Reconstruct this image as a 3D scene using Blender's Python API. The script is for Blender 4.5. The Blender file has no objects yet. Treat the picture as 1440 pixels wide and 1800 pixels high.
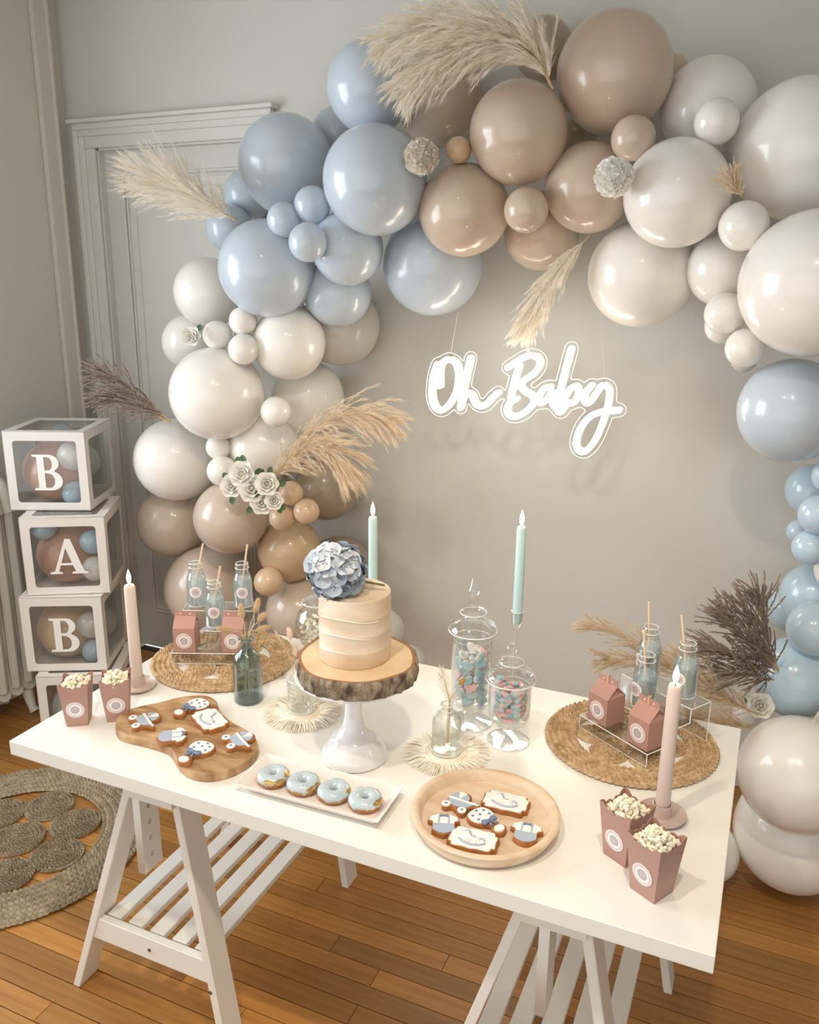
import bpy, bmesh, math, random
import numpy as np
from mathutils import Vector, Matrix, Euler
rnd = random.Random(7)
scn = bpy.context.scene
col = scn.collection
PI = math.pi

# ------------------------------------------------------------------ camera, world, light, exposure
cam_d = bpy.data.cameras.new('camera'); cam = bpy.data.objects.new('camera', cam_d); col.objects.link(cam)
cr, cu, cf = Vector((0.91494, 0.40347, 0.01030)), Vector((-0.11702, 0.24078, 0.96350)), Vector((-0.38626, 0.88275, -0.26751))
m = Matrix.Identity(4)
for i in range(3):
    m[i][0], m[i][1], m[i][2] = cr[i], cu[i], -cf[i]
m[0][3], m[1][3], m[2][3] = 0.7353, -1.1670, 1.7496
cam.matrix_world = m
cam_d.sensor_fit = 'HORIZONTAL'; cam_d.sensor_width = 36.0; cam_d.lens = 36.0 * 1468.3 / 1440.0; cam_d.clip_start = 0.02
scn.camera = cam
world = bpy.data.worlds.new('world'); scn.world = world; world.use_nodes = True
bg = world.node_tree.nodes['Background']; bg.inputs[0].default_value = (1.0, 0.985, 0.955, 1); bg.inputs[1].default_value = 0.88
scn.view_settings.view_transform = 'Standard'; scn.view_settings.look = 'None'
scn.view_settings.gamma = 1.0; scn.view_settings.use_curve_mapping = False
scn.view_settings.exposure = 0.72
def area_light(name, loc, rot, sx, sy, power, color):
    d = bpy.data.lights.new(name, 'AREA'); d.shape = 'RECTANGLE'; d.size = sx; d.size_y = sy; d.energy = power; d.color = color
    o = bpy.data.objects.new(name, d); col.objects.link(o); o.location = loc; o.rotation_euler = rot; return o
area_light('window_daylight', (-2.42, -0.15, 1.65), (0, -PI/2, 0), 1.5, 1.5, 40, (0.84, 0.92, 1.0))
for i, lx in enumerate((-0.1, 0.6)):       # pair of ceiling spots behind the viewer
    d = bpy.data.lights.new('ceiling_spot', 'SPOT'); d.energy = 40; d.color = (1.0, 0.89, 0.73); d.shadow_soft_size = 0.05
    d.spot_size = 1.5; d.spot_blend = 0.9
    o = bpy.data.objects.new('ceiling_spot', d); col.objects.link(o); o.location = (lx + 0.1, -0.75, 2.9)
    o.rotation_euler = (Vector((lx * 0.6 - 0.1, 0.25, 0.7)) - o.location).to_track_quat('-Z', 'Y').to_euler()

# ------------------------------------------------------------------ helpers
def lin(c):
    if isinstance(c, str):
        c = [int(c[i:i+2], 16) / 255 for i in (0, 2, 4)]
    return tuple(x / 12.92 if x <= 0.04045 else ((x + 0.055) / 1.055) ** 2.4 for x in c)
MATS = {}
def M(name, c, rough=0.5, noise=None, bump=None, metal=0.0, coat=0.0, c2=None, sss=0.0, spec=0.5, stretch=None, emit=None):
    """principled material; noise=(scale, detail, lo, hi) mixes c to c2; bump=(scale, strength, distance)"""
    if name in MATS: return MATS[name]
    mt = bpy.data.materials.new(name); mt.use_nodes = True; nt = mt.node_tree; b = nt.nodes['Principled BSDF']
    b.inputs['Base Color'].default_value = (*lin(c), 1); b.inputs['Roughness'].default_value = rough
    b.inputs['Metallic'].default_value = metal; b.inputs['Coat Weight'].default_value = coat; b.inputs['Coat Roughness'].default_value = 0.06
    b.inputs['Specular IOR Level'].default_value = spec
    if sss: b.inputs['Subsurface Weight'].default_value = sss; b.inputs['Subsurface Radius'].default_value = (0.02, 0.015, 0.01)
    if emit: b.inputs['Emission Color'].default_value = (*lin(emit[0]), 1); b.inputs['Emission Strength'].default_value = emit[1]
    tc = nt.nodes.new('ShaderNodeTexCoord'); src = tc.outputs['Object']
    if stretch:
        mp = nt.nodes.new('ShaderNodeMapping'); mp.inputs['Scale'].default_value = stretch; nt.links.new(src, mp.inputs[0]); src = mp.outputs[0]
    if noise:
        n = nt.nodes.new('ShaderNodeTexNoise'); n.inputs['Scale'].default_value = noise[0]; n.inputs['Detail'].default_value = noise[1]
        nt.links.new(src, n.inputs['Vector'])
        r = nt.nodes.new('ShaderNodeValToRGB'); r.color_ramp.elements[0].position = noise[2]; r.color_ramp.elements[1].position = noise[3]
        r.color_ramp.elements[0].color = (*lin(c), 1); r.color_ramp.elements[1].color = (*lin(c2), 1)
        nt.links.new(n.outputs[0], r.inputs[0]); nt.links.new(r.outputs[0], b.inputs['Base Color'])
    if bump:
        n2 = nt.nodes.new('ShaderNodeTexNoise'); n2.inputs['Scale'].default_value = bump[0]; n2.inputs['Detail'].default_value = 4
        nt.links.new(src, n2.inputs['Vector'])
        bp = nt.nodes.new('ShaderNodeBump'); bp.inputs['Strength'].default_value = bump[1]; bp.inputs['Distance'].default_value = bump[2]
        nt.links.new(n2.outputs[0], bp.inputs['Height']); nt.links.new(bp.outputs[0], b.inputs['Normal'])
    MATS[name] = mt; return mt
def per_object_tint(mt, amount):
    """vary brightness from piece to piece (each plank its own tone)"""
    nt = mt.node_tree; b = nt.nodes['Principled BSDF']; inp = b.inputs['Base Color']
    oi = nt.nodes.new('ShaderNodeObjectInfo'); mr = nt.nodes.new('ShaderNodeMapRange'); mr.inputs[3].default_value = 1 - amount; mr.inputs[4].default_value = 1 + amount
    hs = nt.nodes.new('ShaderNodeHueSaturation'); nt.links.new(oi.outputs['Random'], mr.inputs[0]); nt.links.new(mr.outputs[0], hs.inputs['Value'])
    if inp.links: nt.links.new(inp.links[0].from_socket, hs.inputs['Color'])
    else: hs.inputs['Color'].default_value = inp.default_value
    nt.links.new(hs.outputs[0], inp)
def thin_glass(name, tint, edge='d8e2e0', lo=0.05, hi=0.65, body=0.0, bodycol='ffffff', rough=0.02, power=0.35):
    """thin clear walls: see-through face-on, mirror-like at grazing angles; body adds a milky share"""
    if name in MATS: return MATS[name]
    mt = bpy.data.materials.new(name); mt.use_nodes = True; nt = mt.node_tree
    for n in list(nt.nodes): nt.nodes.remove(n)
    out = nt.nodes.new('ShaderNodeOutputMaterial'); tr = nt.nodes.new('ShaderNodeBsdfTransparent'); tr.inputs[0].default_value = (*lin(tint), 1)
    gl = nt.nodes.new('ShaderNodeBsdfGlossy'); gl.inputs['Color'].default_value = (*lin(edge), 1); gl.inputs['Roughness'].default_value = rough
    lw = nt.nodes.new('ShaderNodeLayerWeight'); lw.inputs[0].default_value = power
    mr = nt.nodes.new('ShaderNodeMapRange'); mr.inputs[3].default_value = lo; mr.inputs[4].default_value = hi
    nt.links.new(lw.outputs['Facing'], mr.inputs[0])
    last = tr.outputs[0]
    if body:
        df = nt.nodes.new('ShaderNodeBsdfDiffuse'); df.inputs[0].default_value = (*lin(bodycol), 1)
        mb = nt.nodes.new('ShaderNodeMixShader'); mb.inputs[0].default_value = body
        nt.links.new(last, mb.inputs[1]); nt.links.new(df.outputs[0], mb.inputs[2]); last = mb.outputs[0]
    mx = nt.nodes.new('ShaderNodeMixShader'); nt.links.new(mr.outputs[0], mx.inputs[0]); nt.links.new(last, mx.inputs[1]); nt.links.new(gl.outputs[0], mx.inputs[2])
    nt.links.new(mx.outputs[0], out.inputs[0]); MATS[name] = mt; return mt
def fibre(name, c, c2, tl=0.45):
    """thin plant fibres and petals: diffuse plus light shining through"""
    if name in MATS: return MATS[name]
    mt = bpy.data.materials.new(name); mt.use_nodes = True; nt = mt.node_tree
    for n in list(nt.nodes): nt.nodes.remove(n)
    out = nt.nodes.new('ShaderNodeOutputMaterial'); tc = nt.nodes.new('ShaderNodeTexCoord'); n = nt.nodes.new('ShaderNodeTexNoise'); n.inputs['Scale'].default_value = 30
    nt.links.new(tc.outputs['Object'], n.inputs['Vector']); r = nt.nodes.new('ShaderNodeValToRGB'); r.color_ramp.elements[0].position = 0.3; r.color_ramp.elements[1].position = 0.7
    r.color_ramp.elements[0].color = (*lin(c), 1); r.color_ramp.elements[1].color = (*lin(c2), 1); nt.links.new(n.outputs[0], r.inputs[0])
    d = nt.nodes.new('ShaderNodeBsdfDiffuse'); t = nt.nodes.new('ShaderNodeBsdfTranslucent'); mx = nt.nodes.new('ShaderNodeMixShader'); mx.inputs[0].default_value = tl
    nt.links.new(r.outputs[0], d.inputs[0]); nt.links.new(r.outputs[0], t.inputs[0]); nt.links.new(d.outputs[0], mx.inputs[1]); nt.links.new(t.outputs[0], mx.inputs[2]); nt.links.new(mx.outputs[0], out.inputs[0])
    MATS[name] = mt; return mt
def emission(name, c, s):
    if name in MATS: return MATS[name]
    mt = bpy.data.materials.new(name); mt.use_nodes = True; nt = mt.node_tree
    for n in list(nt.nodes): nt.nodes.remove(n)
    out = nt.nodes.new('ShaderNodeOutputMaterial'); e = nt.nodes.new('ShaderNodeEmission'); e.inputs[0].default_value = (*lin(c), 1); e.inputs[1].default_value = s
    nt.links.new(e.outputs[0], out.inputs[0]); MATS[name] = mt; return mt

def tag(o, label=None, cat=None, group=None, kind=None):
    if label: o['label'] = label
    if cat: o['category'] = cat
    if group: o['group'] = group
    if kind: o['kind'] = kind
    return o
def thing(name, label, cat, loc=(0, 0, 0), rz=0.0, group=None, kind='thing'):
    o = bpy.data.objects.new(name, None); col.objects.link(o); o.location = loc; o.rotation_euler = (0, 0, rz); o.empty_display_size = 0.02
    return tag(o, label, cat, group, kind)
def link(name, me, parent=None, loc=None, rot=None, scale=None):
    o = bpy.data.objects.new(name, me); col.objects.link(o)
    if parent: o.parent = parent
    if loc is not None: o.location = loc
    if rot is not None: o.rotation_euler = rot
    if scale is not None: o.scale = scale
    return o
def copy_tree(o, parent=None):
    c = o.copy(); col.objects.link(c); c.parent = parent
    for ch in list(o.children): copy_tree(ch, c)
    return c
class MB:
    def __init__(s): s.v = []; s.f = []
    def add(s, vs, fs):
        n = len(s.v); s.v += [tuple(p) for p in vs]; s.f += [tuple(i + n for i in q) for q in fs]; return s
    def box(s, c, d, rot=None):
        x, y, z = d[0] / 2, d[1] / 2, d[2] / 2
        vs = [Vector(p) for p in ((-x,-y,-z),(x,-y,-z),(x,y,-z),(-x,y,-z),(-x,-y,z),(x,-y,z),(x,y,z),(-x,y,z))]
        if rot is not None:
            R = rot.to_matrix() if isinstance(rot, Euler) else rot
            vs = [R @ p for p in vs]
        return s.add([p + Vector(c) for p in vs], [(3,2,1,0),(4,5,6,7),(0,1,5,4),(1,2,6,5),(2,3,7,6),(3,0,4,7)])
    def hexa(s, bot, top):
        return s.add(list(bot) + list(top), [(3,2,1,0),(4,5,6,7),(0,1,5,4),(1,2,6,5),(2,3,7,6),(3,0,4,7)])
    def lathe(s, prof, n=32, c=(0, 0, 0), mod=None, R=None):
        vs = []; fs = []; rings = []
        for r, z in prof:
            if r < 1e-6: rings.append([len(vs)]); vs.append((0, 0, z))
            else:
                st = len(vs); rings.append(list(range(st, st + n)))
                for k in range(n):
                    a = 2 * PI * k / n; q = r * (mod(a, z) if mod else 1); vs.append((q * math.cos(a), q * math.sin(a), z))
        for A, B in zip(rings[:-1], rings[1:]):
            if len(A) == 1 and len(B) == 1: continue
            for k in range(n):
                k2 = (k + 1) % n
                if len(A) == 1: fs.append((A[0], B[k2], B[k]))
                elif len(B) == 1: fs.append((A[k], A[k2], B[0]))
                else: fs.append((A[k], A[k2], B[k2], B[k]))
        vs = [Vector(p) for p in vs]
        if R is not None: vs = [R @ p for p in vs]
        return s.add([p + Vector(c) for p in vs], fs)
    def tube(s, path, rad, n=8, closed=False, cap=True, flat=None):
        P = [Vector(p) for p in path]; N = len(P)
        rf = rad if callable(rad) else (lambda t: rad)
        vs = []; fs = []; up = None
        for i in range(N):
            if closed: t = (P[(i + 1) % N] - P[i - 1])
            else: t = P[min(i + 1, N - 1)] - P[max(i - 1, 0)]
            if t.length < 1e-9: t = Vector((0, 0, 1))
            t.normalize()
            if up is None:
                up = Vector((0, 0, 1)) if abs(t.z) < 0.9 else Vector((1, 0, 0))
            a = up - t * up.dot(t)
            if a.length < 1e-6: a = t.orthogonal()
            a.normalize(); up = a; b = t.cross(a); r = rf(i / max(1, N - 1))
            for k in range(n):
                an = 2 * PI * k / n; vs.append(P[i] + a * (math.cos(an) * r * (flat or 1)) + b * (math.sin(an) * r))
        for i in range(N if closed else N - 1):
            j = (i + 1) % N
            for k in range(n):
                k2 = (k + 1) % n; fs.append((i*n + k, i*n + k2, j*n + k2, j*n + k))
        if cap and not closed:
            fs.append(tuple(range(n - 1, -1, -1))); fs.append(tuple((N - 1) * n + k for k in range(n)))
        return s.add(vs, fs)
    def ell(s, c, d, n=12, h=8, R=None):
        prof = [(math.sin(PI * i / h), -math.cos(PI * i / h)) for i in range(h + 1)]; prof[0] = (0, -1); prof[-1] = (0, 1)
        t = MB().lathe(prof, n); vs = [Vector((p[0] * d[0], p[1] * d[1], p[2] * d[2])) for p in t.v]
        if R is not None: vs = [R @ p for p in vs]
        return s.add([p + Vector(c) for p in vs], t.f)
    def torus(s, c, r, q, n=40, k=10, sq=1.0):
        return s.tube([(c[0] + r * math.cos(2*PI*i/n), c[1] + r * math.sin(2*PI*i/n), c[2]) for i in range(n)], q, k, closed=True, flat=sq)
    def prism(s, poly, z0, z1):
        n = len(poly); vs = [(p[0], p[1], z0) for p in poly] + [(p[0], p[1], z1) for p in poly]
        return s.add(vs, [tuple(range(n - 1, -1, -1)), tuple(range(n, 2 * n))] + [(i, (i+1) % n, n + (i+1) % n, n + i) for i in range(n)])
    def xf(s, mat):
        s.v = [tuple(mat @ Vector(p)) for p in s.v]; return s
    def mesh(s, name, mat, smooth=True, ang=40):
        me = bpy.data.meshes.new(name); me.from_pydata(s.v, [], s.f); me.update()
        if mat: me.materials.append(mat)
        if smooth:
            me.polygons.foreach_set('use_smooth', [True] * len(me.polygons)); me.set_sharp_from_angle(angle=math.radians(ang))
        return me
    def build(s, name, mat, parent=None, loc=None, rot=None, smooth=True, ang=40):
        return link(name, s.mesh(name, mat, smooth, ang), parent, loc, rot)
def bevel(o, w, seg=2):
    b = o.modifiers.new('bevel', 'BEVEL'); b.width = w; b.segments = seg; b.limit_method = 'ANGLE'; b.angle_limit = 0.6; return o
def catmull(P, k=8, closed=False):
    P = [Vector(p) for p in P]; n = len(P); out = []
    g = (lambda i: P[i % n]) if closed else (lambda i: P[max(0, min(n - 1, i))])
    for i in range(n if closed else n - 1):
        a, b, c, d = g(i-1), g(i), g(i+1), g(i+2)
        for j in range(k):
            t = j / k
            out.append(0.5 * ((2*b) + (c - a)*t + (2*a - 5*b + 4*c - d)*t*t + (-a + 3*b - 3*c + d)*t**3))
    if not closed: out.append(P[-1])
    return out
def cat2(P, k=8, closed=True):
    return [(q.x, q.y) for q in catmull([(p[0], p[1], 0) for p in P], k, closed)]
def plate(name, loops, z0, z1, mat, parent=None, bev=0.0, smooth=True):
    """flat piece with holes: 2-D outlines filled and given thickness between z0 and z1"""
    cu_ = bpy.data.curves.new(name, 'CURVE'); cu_.dimensions = '2D'; cu_.fill_mode = 'BOTH'
    cu_.extrude = max((z1 - z0) / 2 - bev, 1e-5); cu_.bevel_depth = bev; cu_.bevel_resolution = 2; cu_.offset = -bev
    for L in loops:
        sp = cu_.splines.new('POLY'); sp.points.add(len(L) - 1); sp.use_cyclic_u = True
        for p, q in zip(sp.points, L): p.co = (q[0], q[1], 0, 1)
    t = bpy.data.objects.new('t', cu_); me = bpy.data.meshes.new_from_object(t); bpy.data.objects.remove(t); bpy.data.curves.remove(cu_)
    me.name = name; me.transform(Matrix.Translation((0, 0, (z0 + z1) / 2)))
    me.materials.clear(); me.materials.append(mat)
    if smooth:
        me.polygons.foreach_set('use_smooth', [True] * len(me.polygons)); me.set_sharp_from_angle(angle=math.radians(45))
    return link(name, me, parent)
def circ(cx, cy, r, n=24, ry=None):
    return [(cx + r * math.cos(2*PI*i/n), cy + (ry or r) * math.sin(2*PI*i/n)) for i in range(n)]
def face_to(d, upv=(0, 0, 1)):
    """rotation whose local Z points along d"""
    return Vector(d).to_track_quat('Z', 'Y').to_matrix()
H = 0.745

# ------------------------------------------------------------------ materials
wall_m = M('wall_paint', 'd3d1cb', 0.85, bump=(220, 0.12, 0.002), noise=(3, 3, 0.3, 0.7), c2='d0cec8')
lwall_m = M('side_wall_paint', 'd8d3c8', 0.85, bump=(220, 0.12, 0.002))
trim_m = M('trim_paint', 'd9d7d0', 0.5)
door_m = M('door_paint', 'd6d5cf', 0.5, bump=(60, 0.05, 0.002))
white_lac = M('white_lacquer', 'eeebe4', 0.32)
table_m = M('table_top_white', 'f1eee7', 0.28)
wood_floor = M('oak_planks', 'b98344', 0.36, noise=(9, 6, 0.3, 0.72), c2='9c6932', stretch=(0.35, 7, 1), bump=(30, 0.08, 0.002))
per_object_tint(wood_floor, 0.28)
sub_m = M('floor_gap', '2a180d', 0.8)
JUTE = M('jute', 'd2b793', 0.9, noise=(60, 3, 0.3, 0.7), c2='a88862')
RUGM = M('rug_jute', 'b5a68d', 0.95, noise=(45, 3, 0.3, 0.7), c2='8f806a')
card_m = M('white_card', 'e9e3dc', 0.6)
clear = thin_glass('clear_glass', 'fcfdfd', 'ffffff', 0.045, 0.8, power=0.24)
film_m = thin_glass('clear_film', 'f1f2f2', 'e8ecee', 0.05, 0.5, body=0.06, bodycol='d8dcdd')
acr = thin_glass('acrylic', 'fbfcfc', 'f5f5f5', 0.03, 0.35)
acr_edge = M('painted_edge_glint', 'f4f4f0', 0.15, coat=0.5)  # near-white colour paints in the bright glint along clear acrylic edges
# ------------------------------------------------------------------ the room
WX, WY = -2.145, 1.75
st = lambda o: tag(o, kind='structure')
floor = st(MB().box((0.6, -0.7, -0.02), (5.6, 5.0, 0.03)).build('floor', sub_m, smooth=False)); floor['label'] = 'dark oak strip floor of narrow boards laid along the wall'
PW = 0.0615
y = -0.9; row = 0
plank_cache = {}
while y < WY - 0.01:
    x = WX; first = True
    while x < 1.9:
        ln = rnd.choice((0.25, 0.4, 0.55, 0.7, 0.85)) if first else rnd.choice((0.55, 0.7, 0.85, 1.0, 1.15)); first = False
        if ln not in plank_cache:
            plank_cache[ln] = MB().box((0, 0, -0.003), (ln - 0.0016, PW - 0.0026, 0.006)).mesh('plank', wood_floor, False)
        x0, x1 = x, x + ln
        if True:
            link('plank', plank_cache[ln], floor, (x + ln / 2, y + PW / 2, 0.0))
        x += ln
    y += PW; row += 1
wb = MB(); wb.box((0.5, WY + 0.1 + 0.0, 1.5), (5.6, 0.1, 3.2))
DX0, DX1, DZ = -1.985, -1.20, 2.265         # door opening
wb = MB()
wb.box(((WX + DX0) / 2 - 0.2, WY + 0.06, 1.5), (DX0 - WX + 0.4, 0.12, 3.0))
wb.box(((DX1 + 3.2) / 2, WY + 0.06, 1.5), (3.2 - DX1, 0.12, 3.0))
wb.box(((DX0 + DX1) / 2, WY + 0.06, (DZ + 3.0) / 2), (DX1 - DX0, 0.12, 3.0 - DZ))
st(wb.build('wall_back', wall_m, smooth=False))
lw = MB()                                    # side wall with the window opening nearer the viewer
WY0, WY1, WZ0, WZ1 = -0.95, 0.65, 0.9, 2.45
lw.box((WX - 0.06, (WY1 + 1.87) / 2, 1.5), (0.12, 1.87 - WY1, 3.0)); lw.box((WX - 0.06, (-3.2 + WY0) / 2, 1.5), (0.12, WY0 + 3.2, 3.0))
lw.box((WX - 0.06, (WY0 + WY1) / 2, WZ0 / 2), (0.12, WY1 - WY0, WZ0)); lw.box((WX - 0.06, (WY0 + WY1) / 2, (WZ1 + 3) / 2), (0.12, WY1 - WY0, 3 - WZ1))
st(lw.build('wall_left', lwall_m, smooth=False))
st(MB().box((0.6, -0.7, 3.03), (5.8, 5.2, 0.06)).build('ceiling', wall_m, smooth=False))
st(MB().box((3.25, -0.7, 1.5), (0.1, 5.0, 3.0)).build('wall_right', wall_m, smooth=False))
win = st(thing('window_1', 'tall casement window in the side wall', 'window'))
del win['category']
f = MB()
for yy in (WY0 + 0.03, WY1 - 0.03, (WY0 + WY1) / 2): f.box((WX - 0.06, yy, (WZ0 + WZ1) / 2), (0.05, 0.06, WZ1 - WZ0))
for zz in (WZ0 + 0.03, WZ1 - 0.03, 1.42, 1.94): f.box((WX - 0.06, (WY0 + WY1) / 2, zz), (0.05, WY1 - WY0, 0.05))
f.build('window_frame', trim_m, win, smooth=False)
# vertical moulding on the side wall next to the corner
t = MB().box((WX + 0.012, 1.645, 1.5), (0.024, 0.075, 3.0)).build('trim_1', lwall_m, smooth=False); st(t); bevel(t, 0.006)
t = MB().box((WX + 0.017, 1.678, 1.5), (0.034, 0.016, 3.0)).build('trim_2', lwall_m, smooth=False); st(t); bevel(t, 0.005)
# baseboards
t = MB().box(((DX1 + 0.12 + 3.2) / 2, WY - 0.009, 0.06), (3.2 - DX1 - 0.12, 0.018, 0.12)).build('baseboard_back', trim_m, smooth=False); st(t); bevel(t, 0.006)
t = MB().box((WX + 0.009, -0.7, 0.06), (0.018, 4.6, 0.12)).build('baseboard_left', trim_m, smooth=False); st(t); bevel(t, 0.006)
# door with casing
door = st(bpy.data.objects.new('door_1', None)); col.objects.link(door); door['label'] = 'tall white panelled door with moulded casing behind the left balloons'
MB().box(((DX0 + DX1) / 2, WY + 0.052, DZ / 2 + 0.005), (DX1 - DX0 - 0.006, 0.04, DZ - 0.012)).build('door_leaf', door_m, door, smooth=False)
def ring_mould(name, x0, x1, z0, z1, yf, steps, mat, parent):
    for i, (w, d, off) in enumerate(steps):
        b = MB()
        a0, a1, c0, c1 = x0 + off, x1 - off, z0 + off, z1 - off
        for (bx0, bx1, bz0, bz1) in ((a0, a1, c1 - w, c1), (a0, a1, c0, c0 + w), (a0, a0 + w, c0 + w, c1 - w), (a1 - w, a1, c0 + w, c1 - w)):
            b.box(((bx0 + bx1) / 2, yf - d / 2, (bz0 + bz1) / 2), (bx1 - bx0, d, bz1 - bz0))
        o = b.build(name, mat, parent, smooth=False); bevel(o, 0.003, 1)
for z0, z1 in ((0.2, 0.82), (0.96, 2.17)):
    ring_mould('panel_moulding', DX0 + 0.095, DX1 - 0.095, z0, z1, WY + 0.032, [(0.012, 0.010, 0.0), (0.010, 0.005, 0.016)], trim_m, door)
    ring_mould('panel_bead', DX0 + 0.155, DX1 - 0.155, z0 + 0.06, z1 - 0.06, WY + 0.032, [(0.006, 0.004, 0.0)], trim_m, door)
jb = MB()
jb.box((DX0 + 0.004, WY + 0.03, DZ / 2), (0.008, 0.06, DZ)); jb.box((DX1 - 0.004, WY + 0.03, DZ / 2), (0.008, 0.06, DZ)); jb.box(((DX0 + DX1) / 2, WY + 0.03, DZ - 0.004), (DX1 - DX0, 0.06, 0.008))
jb.build('door_jamb', trim_m, door, smooth=False)
def casing(parent):
    prof = [(0.0, 0.05, 0.016), (0.045, 0.03, 0.026), (0.07, 0.025, 0.036)]   # offset from opening, width, depth
    for s, X in ((-1, DX0), (1, DX1)):
        for off, w, d in prof:
            o = MB().box((X + s * (off + w / 2), WY - d / 2, (DZ + off) / 2), (w, d, DZ + off)).build('casing_side', trim_m, parent, smooth=False); bevel(o, 0.005)
    for off, w, d in prof:
        o = MB().box(((DX0 + DX1) / 2, WY - d / 2, DZ + off + w / 2), (DX1 - DX0 + 2 * (off + w), d, w)).build('casing_head', trim_m, parent, smooth=False); bevel(o, 0.005)
    o = MB().box(((DX0 + DX1) / 2, WY - 0.026, DZ + 0.102), (DX1 - DX0 + 0.22, 0.052, 0.016)).build('casing_cap', trim_m, parent, smooth=False); bevel(o, 0.004)
casing(door)
# cast-iron radiator along the side wall (its far end is in view)
rad = thing('cast_iron_radiator', 'ornate white cast-iron radiator at the side wall beside the letter boxes', 'radiator', (-2.045, 1.05, 0))
rm = M('radiator_enamel', 'dbd8cd', 0.45, bump=(70, 0.5, 0.004))
secs = None
for k in range(8):
    if secs is None:
        b = MB()
        for dx in (-0.055, 0.0, 0.055):
            b.tube(catmull([(dx, 0, 0.12), (dx, 0, 0.3), (dx, 0, 0.6), (dx, 0, 0.93)], 4), lambda t: 0.024 + 0.004 * math.sin(t * 20), 10, flat=1.0)
        b.tube([(-0.085, 0, 0.13), (-0.04, 0, 0.10), (0.04, 0, 0.10), (0.085, 0, 0.13)], 0.03, 10)
        b.tube(catmull([(-0.085, 0, 0.86), (-0.06, 0, 0.955), (0, 0, 0.985), (0.06, 0, 0.955), (0.085, 0, 0.86)], 5), 0.03, 10)
        b.tube([(0.083, 0, 0.14), (0.087, 0, 0.5), (0.083, 0, 0.88)], 0.02, 8)
        secs = b.mesh('column', rm)
    link('column', secs, rad, (0, 0.03 - 0.062 * k, 0))
for yk in (0.03, -0.4):
    MB().tube(catmull([(0.06, yk, 0.13), (0.075, yk, 0.07), (0.085, yk, 0.03), (0.10, yk, 0.002)], 5), lambda t: 0.026 - 0.012 * t if t < 0.8 else 0.017 + 0.02 * (t - 0.8), 10).build('foot', rm, rad)
    MB().tube(catmull([(-0.06, yk, 0.13), (-0.065, yk, 0.06), (-0.07, yk, 0.002)], 5), 0.017, 10).build('foot', rm, rad)

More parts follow.
